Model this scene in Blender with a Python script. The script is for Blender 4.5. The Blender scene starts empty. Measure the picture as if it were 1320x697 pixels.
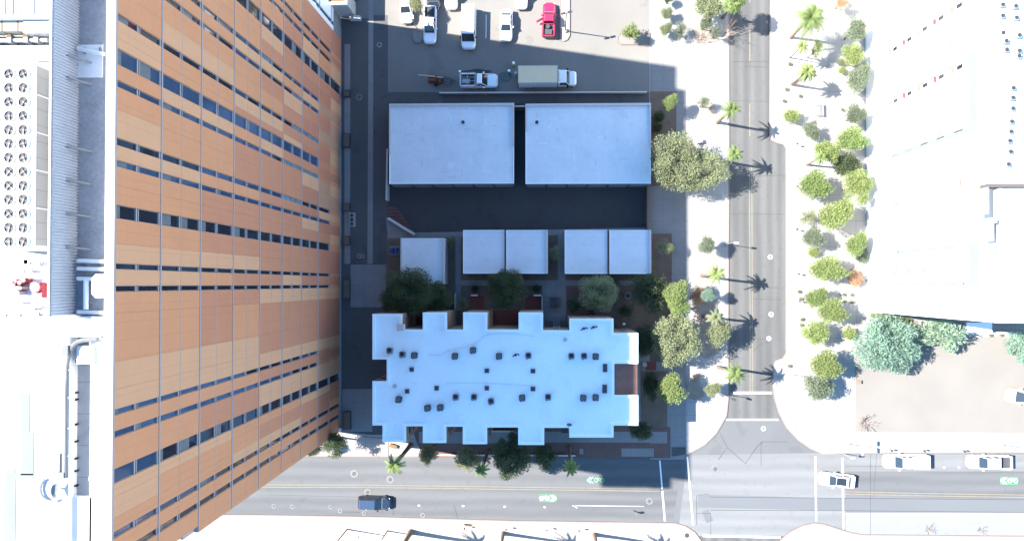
import bpy, math, random
from mathutils import Vector, Matrix

S = bpy.context.scene
C = S.collection
R = math.radians

# ------------------------------------------------------------------ camera
D = 96.0                       # drone height
F = 880.0                      # focal length in photo pixels (1320 wide)
TX, TY = 24 / F, 11.5 / F      # slight tilt off the vertical
PPX, PPY = 680.0, 354.5        # principal point
n = Vector((TX, -TY, -1)).normalized()
yc = (Vector((0, 1, 0)) - n * n.y).normalized()
zc = -n
xc = yc.cross(zc)
MW = Matrix((xc, yc, zc))      # camera -> world
cam_d = bpy.data.cameras.new('camera')
cam = bpy.data.objects.new('camera', cam_d)
C.objects.link(cam)
cam.matrix_world = Matrix.Translation((0, 0, D)) @ MW.to_4x4()
cam_d.sensor_width = 36
cam_d.lens = 36 * F / 1320
cam_d.shift_x = -(PPX - 660) / 1320
cam_d.shift_y = (PPY - 348.5) / 1320
cam_d.clip_end = 5000
S.camera = cam


def P(px, py, z=0.0):
    """photo pixel -> world point at height z"""
    d = MW @ Vector(((px - PPX) / F, -(py - PPY) / F, -1))
    t = (D - z) / -d.z
    return Vector((d.x * t, d.y * t, z))


# ------------------------------------------------------------------ light
SUN_EL = 45.6
w = bpy.data.worlds.new('World')
S.world = w
w.use_nodes = True
sky = w.node_tree.nodes.new('ShaderNodeTexSky')
sky.sky_type = 'NISHITA'
sky.sun_disc = False
sky.sun_elevation = R(SUN_EL)
sky.sun_rotation = R(278.8)
sky.altitude = 700
sky.air_density = 1.15
sky.dust_density = 0.4
sky.ozone_density = 2.2
tint = w.node_tree.nodes.new('ShaderNodeVectorMath')
tint.operation = 'MULTIPLY'
tint.inputs[1].default_value = (.57, .86, 1.04)      # deep clear desert sky
w.node_tree.links.new(sky.outputs[0], tint.inputs[0])
w.node_tree.links.new(tint.outputs[0], w.node_tree.nodes['Background'].inputs[0])
w.node_tree.nodes['Background'].inputs[1].default_value = 0.096
sl = bpy.data.lights.new('sun', 'SUN')
sl.energy = 4.5
sl.angle = R(0.55)
sl.color = (1.0, 0.96, 0.905)
so = bpy.data.objects.new('sun', sl)
C.objects.link(so)
sv = Vector((-1, 0.1546, math.hypot(1, 0.1546) * math.tan(R(SUN_EL))))
so.rotation_euler = sv.to_track_quat('Z', 'Y').to_euler()
so.location = (-60, 10, 90)
S.view_settings.view_transform = 'Standard'
S.view_settings.look = 'None'
S.view_settings.gamma = 1
S.view_settings.exposure = 2.2
S.render.engine = 'CYCLES'
S.cycles.max_bounces = 6
S.cycles.diffuse_bounces = 4
S.cycles.transparent_max_bounces = 4


# ------------------------------------------------------------------ materials
def mat(name, col, rough=0.85, var=0.12, scale=0.6, fine=6.0, stretch=None, metal=0.0, spec=0.3,
        joints=(), stain=0.0, trans=0.0, coat=0.0, rnd=0.0, lines=0.3, tracks=None):
    m = bpy.data.materials.new(name)
    m.use_nodes = True
    nt = m.node_tree
    b = nt.nodes['Principled BSDF']
    b.inputs['Roughness'].default_value = rough
    b.inputs['Metallic'].default_value = metal
    b.inputs['Specular IOR Level'].default_value = spec
    b.inputs['Coat Weight'].default_value = coat
    L = nt.links

    def mth(op, a, c=None):
        k = nt.nodes.new('ShaderNodeMath')
        k.operation = op
        for i, v in enumerate((a, c)):
            if v is None:
                continue
            if isinstance(v, (int, float)):
                k.inputs[i].default_value = v
            else:
                L.new(v, k.inputs[i])
        return k.outputs[0]
    tc = nt.nodes.new('ShaderNodeTexCoord')
    src = tc.outputs['Object']
    if stretch:
        mp = nt.nodes.new('ShaderNodeMapping')
        mp.inputs['Scale'].default_value = stretch
        L.new(src, mp.inputs['Vector'])
        nsrc = mp.outputs[0]
    else:
        nsrc = src
    def noise(s, det, v):
        k = nt.nodes.new('ShaderNodeTexNoise')
        k.inputs['Scale'].default_value = s
        k.inputs['Detail'].default_value = det
        L.new(v, k.inputs['Vector'])
        return k.outputs[0]
    f = None
    if var:
        a = mth('MULTIPLY', mth('SUBTRACT', noise(scale, 5, nsrc), 0.5), 2.4 * var)
        c = mth('MULTIPLY', mth('SUBTRACT', noise(fine, 4, src), 0.5), 1.6 * var)
        f = mth('ADD', mth('ADD', a, c), 1.0)
    if stain:
        s = mth('GREATER_THAN', noise(scale * 2.7, 6, src), 0.62)
        f = mth('MULTIPLY', f if f is not None else 1.0, mth('SUBTRACT', 1.0, mth('MULTIPLY', s, stain)))
    if tracks:
        ax, off, step, amt = tracks
        sp0 = nt.nodes.new('ShaderNodeSeparateXYZ')
        L.new(src, sp0.inputs[0])
        wob = mth('MULTIPLY', mth('SUBTRACT', noise(.09, 3, src), .5), 1.2)
        ph = mth('MULTIPLY', mth('DIVIDE', mth('ADD', mth('SUBTRACT', sp0.outputs[ax], off), wob), step), 2 * math.pi)
        f = mth('MULTIPLY', f, mth('ADD', 1.0, mth('MULTIPLY', mth('COSINE', ph), amt)))
    if rnd:
        oi = nt.nodes.new('ShaderNodeObjectInfo')
        g = mth('ADD', mth('MULTIPLY', mth('SUBTRACT', oi.outputs['Random'], 0.5), 2 * rnd), 1.0)
        f = mth('MULTIPLY', f if f is not None else 1.0, g)
    if joints:
        sp = nt.nodes.new('ShaderNodeSeparateXYZ')
        L.new(src, sp.inputs[0])
        for ax, step, wd in joints:
            q = mth('LESS_THAN', mth('FRACT', mth('ADD', mth('DIVIDE', sp.outputs[ax], step), 1000.13)), wd / step)
            f = mth('MULTIPLY', f if f is not None else 1.0, mth('SUBTRACT', 1.0, mth('MULTIPLY', q, lines)))
    if f is None:
        b.inputs['Base Color'].default_value = (*col, 1)
    else:
        vm = nt.nodes.new('ShaderNodeVectorMath')
        vm.operation = 'SCALE'
        vm.inputs[0].default_value = col
        L.new(f, vm.inputs['Scale'])
        L.new(vm.outputs[0], b.inputs['Base Color'])
    if trans:
        tr = nt.nodes.new('ShaderNodeBsdfTranslucent')
        if f is not None:
            L.new(vm.outputs[0], tr.inputs['Color'])
        else:
            tr.inputs['Color'].default_value = (*col, 1)
        mx = nt.nodes.new('ShaderNodeMixShader')
        mx.inputs[0].default_value = trans
        L.new(b.outputs[0], mx.inputs[1])
        L.new(tr.outputs[0], mx.inputs[2])
        L.new(mx.outputs[0], nt.nodes['Material Output'].inputs[0])
    return m


M = {}
M['concrete'] = mat('concrete', (.30, .285, .265), var=.10, scale=.25, fine=3, joints=((0, 1.8, .03), (1, 1.8, .03)), lines=.55)
M['concrete_pink'] = mat('concrete_pink', (.37, .305, .255), var=.12, scale=.2, fine=3, joints=((0, 1.8, .04), (1, 1.8, .04)), lines=.3)
M['concrete_grey'] = mat('concrete_grey', (.21, .20, .19), var=.14, scale=.3, fine=3, joints=((0, 1.5, .03), (1, 1.5, .03)))
M['kerb'] = mat('kerb', (.20, .155, .135), var=.1)
M['ground'] = mat('ground', (.33, .29, .25), var=.1, scale=.05)
M['road'] = mat('road', (.098, .099, .100), var=.28, scale=.25, fine=9, stretch=(.12, 1.6, 1), stain=.06, tracks=(1, -28.0, 1.7, .08))
M['road_ns'] = mat('road_ns', (.090, .089, .086), var=.42, scale=.35, fine=9, stretch=(1.6, .10, 1), stain=.07, tracks=(0, 27.2, 1.55, .10))
M['road_x'] = mat('road_x', (.105, .107, .108), var=.14, scale=.12, fine=8, stain=.08)
M['road_y'] = mat('road_y', (.142, .143, .142), var=.2, scale=.3, fine=8, stretch=(.1, 1.3, 1), stain=.05, tracks=(1, -28.0, 1.7, .06))
M['road_z'] = mat('road_z', (.185, .187, .188), var=.10, scale=.3, fine=8, stretch=(.1, 1.3, 1), stain=.05)
M['road_patch'] = mat('road_patch', (.108, .113, .117), var=.10, scale=.3, fine=8, stretch=(.2, 1, 1))
M['tar'] = mat('tar', (.045, .045, .047), var=.1)
M['mark_black'] = mat('mark_black', (.010, .010, .012), var=.1, rough=.6)
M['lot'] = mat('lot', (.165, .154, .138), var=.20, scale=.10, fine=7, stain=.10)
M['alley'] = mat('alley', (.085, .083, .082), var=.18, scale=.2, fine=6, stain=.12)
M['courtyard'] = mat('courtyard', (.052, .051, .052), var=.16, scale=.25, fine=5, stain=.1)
M['soil'] = mat('soil', (.14, .10, .075), var=.25, scale=.9, fine=5)
M['gravel'] = mat('gravel', (.180, .165, .146), var=.10, scale=.2, fine=14)
M['mulch'] = mat('mulch', (.23, .195, .16), var=.3, scale=1.2, fine=9)
M['brick_pave'] = mat('brick_pave', (.150, .085, .070), var=.22, scale=.5, fine=6, joints=((0, .42, .03), (1, .22, .02)))
M['brick_red'] = mat('brick_red', (.19, .060, .048), var=.2, scale=.6, fine=6, joints=((0, .4, .03), (1, .2, .02)))
M['brick_dark'] = mat('brick_dark', (.115, .058, .052), var=.25, joints=((1, .5, .1),), lines=.4)
M['white_paint'] = mat('white_paint', (.72, .72, .70), var=.15, scale=1.5, fine=8)
M['worn_white'] = mat('worn_white', (.145, .146, .145), var=.25, scale=2.5, fine=9)
M['ring_white'] = mat('ring_white', (.155, .155, .153), var=.2, scale=3)
M['yellow_paint'] = mat('yellow_paint', (.19, .165, .115), var=.25, scale=1.2, fine=8)
M['green_paint'] = mat('green_paint', (.045, .28, .095), var=.25, scale=2, fine=8)
M['roof_white'] = mat('roof_white', (.80, .87, .86), var=.06, scale=.22, fine=2.2, stain=.035)
M['roof_white_panel'] = mat('roof_white_panel', (.62, .635, .64), var=.09, scale=.35, fine=1.6, stain=.05, joints=((0, 1.05, .03), (1, 1.05, .03)), lines=.07)
M['roof_patch_a'] = mat('roof_patch_a', (.565, .585, .59), var=.06)
M['roof_patch_b'] = mat('roof_patch_b', (.67, .685, .68), var=.06)
M['roof_shadow'] = mat('roof_shadow', (.165, .172, .185), var=.12, scale=.5)  # tone of the shadow strips painted on the tower roof
M['tower_white'] = mat('tower_white', (.72, .71, .69), var=.05, scale=.3, fine=3)
M['roof_gravel'] = mat('roof_gravel', (.30, .30, .305), var=.3, scale=.5, fine=4)
M['roof_floor'] = mat('roof_floor', (.36, .34, .32), var=.12, scale=.6, fine=4, joints=((1, 2.2, .06),))
M['stucco_tan'] = mat('stucco_tan', (.30, .225, .18), var=.08)
M['stucco_grey'] = mat('stucco_grey', (.40, .38, .36), var=.08)
M['stucco_white'] = mat('stucco_white', (.74, .73, .71), var=.04)
M['wall_brown'] = mat('wall_brown', (.20, .13, .10), var=.15)
M['tile'] = mat('tile', (.20, .105, .08), var=.2, scale=1.2, joints=((1, .3, .07), (0, .4, .04)), lines=.15)
M['terra_tan'] = mat('terra_tan', (.575, .302, .168), var=.05, rough=.6, scale=.4, fine=2, joints=((1, 1.25, .045), (2, 1.5, .02)), lines=.13)
M['terra_orange'] = mat('terra_orange', (.555, .246, .125), var=.06, rough=.6, scale=.4, fine=2, joints=((1, 1.25, .045), (2, 1.5, .02)), lines=.13)
M['terra_brown'] = mat('terra_brown', (.475, .200, .112), var=.06, rough=.6, scale=.4, fine=2, joints=((1, 1.25, .045), (2, 1.5, .02)), lines=.13)
M['terra_dark'] = mat('terra_dark', (.44, .178, .108), var=.06, rough=.6, scale=.4, fine=2, joints=((1, 1.25, .045), (2, 1.5, .02)), lines=.13)
M['terra_grey'] = mat('terra_grey', (.42, .235, .150), var=.06, rough=.6, scale=.4, fine=2, joints=((1, 1.25, .045), (2, 1.5, .02)), lines=.13)
M['mullion'] = mat('mullion', (.34, .30, .30), var=.04, rough=.45)
M['glass_dark'] = mat('glass_dark', (.020, .024, .034), rough=.06, var=0, spec=.6)
M['glass_blue'] = mat('glass_blue', (.040, .070, .135), rough=.08, var=.2, scale=.5, spec=.7)
M['glass_teal'] = mat('glass_teal', (.14, .24, .30), rough=.12, var=.5, scale=.9, spec=.7)
M['glass_grey'] = mat('glass_grey', (.19, .195, .20), rough=.3, var=.2, scale=1.5)
M['glass_car'] = mat('glass_car', (.02, .028, .034), rough=.05, var=0, spec=.7)
M['blind'] = mat('blind', (.60, .60, .60), var=.05)
M['panel_white'] = mat('panel_white', (.78, .80, .84), var=.04, rough=.4)
M['louvre'] = mat('louvre', (.40, .42, .46), rough=.55, var=.06, metal=.1)
M['coil_grey'] = mat('coil_grey', (.22, .22, .215), rough=.6, var=.08, joints=((1, 1.1, .05),))
M['cable_grey'] = mat('cable_grey', (.46, .47, .48), var=.1)
M['steel'] = mat('steel', (.34, .34, .34), rough=.5, var=.1, metal=.3)
M['dark_metal'] = mat('dark_metal', (.045, .045, .05), rough=.5, var=.1)
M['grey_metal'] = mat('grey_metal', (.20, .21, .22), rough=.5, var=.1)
M['black'] = mat('black', (.015, .015, .017), rough=.6, var=0)
M['rubber'] = mat('rubber', (.018, .018, .018), rough=.85, var=.1)
M['car_white'] = mat('car_white', (.74, .74, .74), rough=.28, var=0, coat=.5, spec=.5)
M['car_blue'] = mat('car_blue', (.030, .048, .085), rough=.25, var=0, coat=.8, spec=.5)
M['car_navy'] = mat('car_navy', (.012, .018, .034), rough=.25, var=0, coat=.8, spec=.5)
M['car_black'] = mat('car_black', (.014, .014, .016), rough=.25, var=0, coat=.8, spec=.5)
M['car_red'] = mat('car_red', (.42, .015, .060), rough=.3, var=0, coat=.6, spec=.5)
M['bed'] = mat('bed', (.055, .055, .06), rough=.7, var=.15)
M['truck_box'] = mat('truck_box', (.60, .48, .30), rough=.6, var=.07, joints=((0, .6, .02),), lines=.15)
M['truck_side'] = mat('truck_side', (.52, .53, .55), rough=.5, var=.04, joints=((0, .6, .02),), lines=.2)
M['lamp_red'] = mat('lamp_red', (.30, .02, .02), rough=.3, var=0)
M['lamp_clear'] = mat('lamp_clear', (.6, .6, .58), rough=.2, var=0)
M['wood'] = mat('wood', (.40, .29, .19), var=.15, scale=3)
M['rust'] = mat('rust', (.12, .05, .032), var=.3, scale=3)
M['red_pipe'] = mat('red_pipe', (.30, .045, .055), rough=.5, var=.1)
M['beige'] = mat('beige', (.34, .30, .22), var=.1)
M['brown'] = mat('brown', (.16, .10, .05), var=.15)
M['frame_blue'] = mat('frame_blue', (.175, .195, .205), rough=.6, var=.03)
M['beam_grey'] = mat('beam_grey', (.10, .085, .08), var=.1)
M['sign_blue'] = mat('sign_blue', (.03, .06, .25), rough=.5, var=0)
M['bark'] = mat('bark', (.17, .125, .095), var=.25, scale=4, fine=12)
M['bark_grey'] = mat('bark_grey', (.22, .18, .15), var=.25, scale=4, fine=12)
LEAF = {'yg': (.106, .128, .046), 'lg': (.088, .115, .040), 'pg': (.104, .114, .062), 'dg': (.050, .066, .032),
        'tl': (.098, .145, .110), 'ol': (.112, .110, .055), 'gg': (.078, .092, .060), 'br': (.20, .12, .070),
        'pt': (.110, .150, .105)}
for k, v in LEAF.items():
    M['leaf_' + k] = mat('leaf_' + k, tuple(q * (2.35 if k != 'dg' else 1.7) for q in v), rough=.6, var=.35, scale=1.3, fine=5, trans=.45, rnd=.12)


# ------------------------------------------------------------------ mesh builder
class MB:
    def __init__(s):
        s.v, s.f, s.m = [], [], []

    def face(s, pts, m=0):
        b = len(s.v)
        s.v += [tuple(p) for p in pts]
        s.f.append(tuple(range(b, b + len(pts))))
        s.m.append(m)

    def loops(s, ls, m=0, bot=True, top=True, mtop=None):
        k = len(ls[0])
        b = len(s.v)
        for l in ls:
            s.v += [tuple(p) for p in l]
        for i in range(len(ls) - 1):
            for j in range(k):
                a, c = b + i * k + j, b + i * k + (j + 1) % k
                s.f.append((a, c, c + k, a + k))
                s.m.append(m)
        if bot:
            s.f.append(tuple(reversed(range(b, b + k))))
            s.m.append(m)
        if top:
            e = b + (len(ls) - 1) * k
            s.f.append(tuple(range(e, e + k)))
            s.m.append(m if mtop is None else mtop)

    def prism(s, pts, z0, z1, m=0, mtop=None, bot=True):
        a = sum(pts[i][0] * pts[(i + 1) % len(pts)][1] - pts[(i + 1) % len(pts)][0] * pts[i][1] for i in range(len(pts)))
        if a < 0:
            pts = list(reversed(pts))
        s.loops([[(p[0], p[1], z0) for p in pts], [(p[0], p[1], z1) for p in pts]], m, bot, True, mtop)

    def box(s, x0, y0, z0, x1, y1, z1, m=0, mtop=None):
        x0, x1 = min(x0, x1), max(x0, x1)
        y0, y1 = min(y0, y1), max(y0, y1)
        s.prism([(x0, y0), (x1, y0), (x1, y1), (x0, y1)], min(z0, z1), max(z0, z1), m, mtop)

    def tube(s, p, q, r0, r1=None, k=8, m=0):
        p, q = Vector(p), Vector(q)
        r1 = r0 if r1 is None else r1
        d = (q - p).normalized()
        a = d.orthogonal().normalized()
        b = d.cross(a)
        ls = []
        for c, r in ((p, r0), (q, r1)):
            ls.append([c + (a * math.cos(t * 2 * math.pi / k) + b * math.sin(t * 2 * math.pi / k)) * r for t in range(k)])
        s.loops(ls, m)

    def disc(s, x, y, z0, z1, r, k=16, m=0, mtop=None):
        s.prism([(x + r * math.cos(t * 2 * math.pi / k), y + r * math.sin(t * 2 * math.pi / k)) for t in range(k)], z0, z1, m, mtop)

    def ring(s, x, y, z0, z1, r0, r1, k=20, m=0):
        for t in range(k):
            a, b = t * 2 * math.pi / k, (t + 1) * 2 * math.pi / k
            s.prism([(x + r * math.cos(q), y + r * math.sin(q)) for r, q in ((r0, a), (r1, a), (r1, b), (r0, b))], z0, z1, m)

    def build(s, name, mats, parent=None, local=False, smooth=False):
        if not isinstance(mats, (list, tuple)):
            mats = [mats]
        me = bpy.data.meshes.new(name)
        vs = s.v
        if parent is not None and not local:
            o0 = WORLD0[parent.name]
            vs = [(x - o0[0], y - o0[1], z - o0[2]) for x, y, z in vs]
        me.from_pydata(vs, [], s.f)
        for m in mats:
            me.materials.append(M[m] if isinstance(m, str) else m)
        if len(mats) > 1:
            me.polygons.foreach_set('material_index', s.m)
        if smooth:
            me.polygons.foreach_set('use_smooth', [True] * len(me.polygons))
        me.update()
        o = bpy.data.objects.new(name, me)
        C.objects.link(o)
        if parent is not None:
            o.parent = parent
        return o


WORLD0 = {}


def tag(o, label=None, cat=None, group=None, kind=None):
    if label:
        o['label'] = label
    if cat:
        o['category'] = cat
    if group:
        o['group'] = group
    if kind:
        o['kind'] = kind
    return o


def thing(name, label, cat, loc=(0, 0, 0), rz=0.0, group=None):
    o = bpy.data.objects.new(name, None)
    o.empty_display_size = .3
    C.objects.link(o)
    o.location = loc
    o.rotation_euler = (0, 0, rz)
    WORLD0[o.name] = tuple(loc)
    return tag(o, label, cat, group)


def dup(root, loc, rz=0.0, label=None, group=None, scale=None):
    r = root.copy()
    C.objects.link(r)
    r.location = loc
    r.rotation_euler = (0, 0, rz)
    if scale:
        r.scale = scale
    if label:
        r['label'] = label
    if group:
        r['group'] = group
    for ch in list(root.children):
        c = ch.copy()
        C.objects.link(c)
        c.parent = r
        for g in list(ch.children):
            d = g.copy()
            C.objects.link(d)
            d.parent = c
    return r


def W2(pts, z=0.0):
    return [P(x, y, z)[:2] for x, y in pts]


def sheet(name, pts, z, m):
    b = MB()
    q = [P(x, y, z) for x, y in pts]
    a = sum(q[i].x * q[(i + 1) % len(q)].y - q[(i + 1) % len(q)].x * q[i].y for i in range(len(q)))
    if a < 0:
        q.reverse()
    b.face(q)
    return tag(b.build(name, m), kind='structure')


def rect(x0, y0, x1, y1):
    return [(x0, y0), (x1, y0), (x1, y1), (x0, y1)]


def strip_mesh(b, pts, width, z0, z1, m=0, off=0.0, zp=0.0):
    q = [P(x, y, zp).xy for x, y in pts]
    ns = []
    for i in range(len(q)):
        d = (q[min(i + 1, len(q) - 1)] - q[max(i - 1, 0)]).normalized()
        ns.append(Vector((-d.y, d.x)))
    for i in range(len(q) - 1):
        a, c = q[i] + ns[i] * (off - width / 2), q[i + 1] + ns[i + 1] * (off - width / 2)
        e, g = q[i + 1] + ns[i + 1] * (off + width / 2), q[i] + ns[i] * (off + width / 2)
        if z1 is None:
            b.face([(*a, z0), (*c, z0), (*e, z0), (*g, z0)], m)
        else:
            b.prism([a, c, e, g], z0, z1, m)


# ------------------------------------------------------------------ ground, roads, pavements
Zp = 0.13                      # pavement level above the carriageway
b = MB()
b.face([(-1500, -1500, -.03), (1500, -1500, -.03), (1500, 1500, -.03), (-1500, 1500, -.03)])
tag(b.build('ground', 'ground'), kind='structure')
sheet('road', [(-900, 560), (2200, 560), (2200, 720), (-900, 720)], 0.0, 'road')
sheet('road', [(930, -700), (1025, -700), (1025, 575), (930, 575)], 0.006, 'road_ns')
sheet('road', [(886, 540), (1052, 540), (1090, 585), (1090, 720), (860, 720), (880, 590)], 0.010, 'road_x')
sheet('road', [(888, 586), (1052, 583.5), (1090, 585.5), (1090, 720), (870, 720), (886, 590)], 0.013, 'road_y')
sheet('road', [(900, 690), (1010, 690), (1010, 1300), (900, 1300)], 0.014, 'road_ns')
sheet('road', [(1090, 585), (2200, 585), (2200, 607), (1090, 607)], 0.004, 'road_y')
sheet('road', [(1090, 660), (2200, 661), (2200, 700), (1090, 700)], 0.004, 'road_z')

NW = [(-900, -700), (943, -700), (942, -100), (940, 60), (940, 250), (939, 400), (939, 464), (940, 505), (937, 535), (924, 558), (909, 573),
      (885.5, 586), (858, 590), (780, 589), (700, 588.5), (560, 588.5), (445, 588), (330, 587), (-900, 583)]
NE = [(2200, -700), (992, -700), (992, 0), (991, 172), (993, 181), (1001, 185), (1009, 187), (1012, 192), (1012, 455), (1008, 461), (999, 464),
      (996, 470), (995, 495), (997, 512), (1003, 532), (1013, 551), (1028, 567), (1044, 578), (1060, 585), (1090, 584), (1320, 583), (2200, 583)]
SW = [(-900, 660), (330, 662.5), (480, 665), (660, 670), (870, 673), (884, 677), (896, 685), (905, 697), (909, 720), (909, 1300), (-900, 1300)]
SE = [(1001, 1300), (1001, 705), (1006, 694), (1018, 684), (1034, 676), (1048, 673), (1062, 674.5), (1076, 679), (1092, 684), (1110, 688), (1320, 690),
      (2200, 693), (2200, 1300)]
for nm, pts, m in (('pavement', NW, 'concrete'), ('pavement', NE, 'concrete'), ('pavement', SW, 'concrete_pink'), ('pavement', SE, 'concrete')):
    b = MB()
    b.prism(W2(pts), -.02, Zp, 0)
    tag(b.build(nm, m), kind='structure')
b = MB()
strip_mesh(b, NW[1:], .18, 0, Zp + .012, off=-.09)
tag(b.build('kerb', 'kerb'), kind='structure')
b = MB()
strip_mesh(b, NE[1:], .18, 0, Zp + .012, off=.09)
tag(b.build('kerb', 'kerb'), kind='structure')
b = MB()
strip_mesh(b, SW[:-1], .18, 0, Zp + .012, off=-.09)
strip_mesh(b, [(330, 665.5), (480, 668), (660, 673), (870, 676)], .05, Zp, Zp + .006)
tag(b.build('kerb', 'kerb'), kind='structure')
b = MB()
strip_mesh(b, SE[1:], .18, 0, Zp + .012, off=-.09)
tag(b.build('kerb', 'kerb'), kind='structure')

# sheets on the blocks: each 4 mm above the last
zs = [Zp + .004]
def sh(name, pts, m):
    sheet(name, pts, zs[0], m)
    zs[0] += .0025
sh('parking_lot', rect(481, -700, 837, 134), 'lot')
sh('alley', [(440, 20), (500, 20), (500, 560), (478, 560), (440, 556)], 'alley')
sh('alley', rect(452, -700, 476, 24), 'lot')
sh('alley_gutter', [(475.5, -60), (481.5, -60), (480.5, 340), (473.5, 340)], 'concrete_grey')
sh('path', rect(444, 57, 451.5, 340), 'concrete_grey')
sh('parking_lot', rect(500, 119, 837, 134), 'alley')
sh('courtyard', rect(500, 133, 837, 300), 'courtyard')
sh('path', rect(838, 60, 884, 592), 'concrete_grey')
sh('planting_bed', rect(838, 118, 872, 240), 'soil')
sh('planting_bed', [(497, 265), (512, 268), (533, 297), (500, 281)], 'brick_dark')
sh('path', [(497, 280), (506, 284), (536, 300), (838, 293), (838, 300), (500, 306)], 'concrete_grey')
sh('garden', rect(498, 300, 838, 425), 'soil')
sh('path', [(500, 300), (838, 296), (838, 301), (500, 307)], 'concrete_grey')
sh('path', rect(452, 341, 498, 396), 'concrete_grey')
sh('path', rect(441, 501, 480, 556), 'concrete_grey')
sh('path', rect(590, 361, 840, 368), 'concrete_grey')
sh('path', rect(719, 296, 729, 368), 'concrete_grey')
sh('path', rect(699, 367, 730, 424), 'concrete_grey')
sh('path', rect(587, 300, 594, 400), 'concrete_grey')
sh('brick_terrace', rect(605, 381, 624, 420), 'brick_red')
sh('brick_terrace', rect(677, 381, 699, 424), 'brick_red')
sh('brick_terrace', rect(628, 400, 672, 424), 'brick_red')
sh('brick_terrace', rect(524, 402, 546, 424), 'brick_red')
sh('brick_terrace', rect(730, 371, 760, 405), 'brick_pave')
sh('planting_bed', rect(838, 301, 866, 470), 'soil')
sh('planting_bed', rect(826, 470, 860, 555), 'soil')
sh('path', rect(826, 466, 884, 478), 'concrete_grey')
sh('brick_terrace', rect(832, 466, 846, 477), 'brick_red')
sh('brick_pavement', [(528, 545), (864, 550), (864, 590), (545, 589)], 'brick_pave')
sh('path', rect(540, 556, 860, 571), 'concrete_grey')
sh('planting_bed', rect(650, 570, 838, 575), 'brick_pave')
sh('paving_slab', rect(801, 577.5, 843, 588), 'concrete_grey')
sh('paving_slab', rect(747, 578, 752, 585), 'concrete_grey')
sh('ramp', [(866, 576), (884, 576), (884, 585), (866, 588)], 'alley')
sh('pavement_slab', [(462, 562), (500, 566), (500, 587), (452, 587)], 'concrete_pink')
sh('planting_bed', [(893, 375), (908, 366), (920, 372), (926, 392), (922, 402), (934, 415), (936, 440), (928, 452), (912, 461), (897, 452), (893, 420)], 'mulch')
sh('planting_bed', [(884, 490), (894, 486), (904, 498), (908, 510), (898, 516), (887, 512)], 'mulch')
sh('planting_bed', [(903, 132), (912, 128), (920, 134), (924, 146), (915, 150), (906, 143)], 'mulch')
sh('planting_bed', [(893, 36), (905, 32), (920, 40), (928, 52), (912, 56), (896, 55)], 'mulch')
sh('vacant_lot', [(1103, 446), (1330, 430), (2000, 430), (2000, 562), (1330, 558), (1103, 556)], 'gravel')
sh('planting_bed', [(1093, 352), (1100, 345), (1111, 348), (1112, 366), (1102, 370), (1095, 364)], 'mulch')

# kerbed islands of the parking lot
def island(pts, fill):
    b = MB()
    b.prism(W2(pts), Zp, Zp + .10, 0)
    o = tag(b.build('kerb_island', fill), kind='structure')
    b = MB()
    strip_mesh(b, pts + [pts[0]], .16, Zp, Zp + .16)
    tag(b.build('kerb', 'kerb'), kind='structure')
island([(722, -60), (734, -60), (734, 47), (731, 52), (727, 54), (722, 53)], 'concrete_pink')
island([(532, 38), (532, 50), (535, 55), (539, 56.5), (543, 55), (546, 50), (546, 38)], 'concrete_grey')
island([(837, 43), (800, 43), (796, 48), (796, 54), (801, 58), (837, 58)], 'gravel')

# ------------------------------------------------------------------ road paint and repairs
b = MB()
ZM = .022
def seg(pts, wd, m=0, z=ZM):
    strip_mesh(b, pts, wd, z, None, m)
for o_ in (-.16, .16):
    strip_mesh(b, [(280, 625.5), (470, 626), (660, 628.6), (850, 631)], .09, ZM, None, 0, off=o_)
    strip_mesh(b, [(1088, 634.5), (1200, 637), (1330, 639)], .09, ZM, None, 0, off=o_)
    strip_mesh(b, [(967.5, 215), (968, 330), (968.5, 505)], .09, ZM, None, 0, off=o_)
seg([(966.5, 38), (966.5, 79)], .13)
seg([(966.5, 134), (966.5, 176)], .13)
seg([(966.5, -40), (966.5, 4)], .13)
tag(b.build('lane_marking', 'yellow_paint'), kind='structure')
b = MB()
for q, wd in (([(850.5, 593), (857, 671)], .2), ([(885.8, 588), (893.3, 676)], .2), ([(936, 540.5), (1003, 540.5)], .22),
              ([(945, 506), (995, 506)], .30), ([(1051, 588), (1052, 671)], .2), ([(1086, 590), (1087, 681)], .2),
              ([(906, 690), (1006, 692)], .26), ([(627, 20), (626.5, 50)], .10), ([(547.5, -20), (547.5, 52)], .07)):
    seg(q, wd, z=ZM if q[0][1] > 60 else Zp + .03)
tag(b.build('crosswalk_marking', 'white_paint'), kind='structure')
b = MB()
seg([(742, 651), (830, 652)], .05)
seg([(738, 650.8), (744, 654)], .08)
for x, y in ((540, 651), (597, 651.5), (650.5, 652.4), (702, 653), (1167, 673), (1213, 673), (1282, 674), (1217, 602), (1236, 602), (1158, 602)):
    seg([(x - 1.6, y), (x + 1.6, y)], .09)
    seg([(x, y - 1.3), (x, y + 1.3)], .09, z=ZM + .003)
tag(b.build('parking_marking', 'white_paint'), kind='structure')

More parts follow.
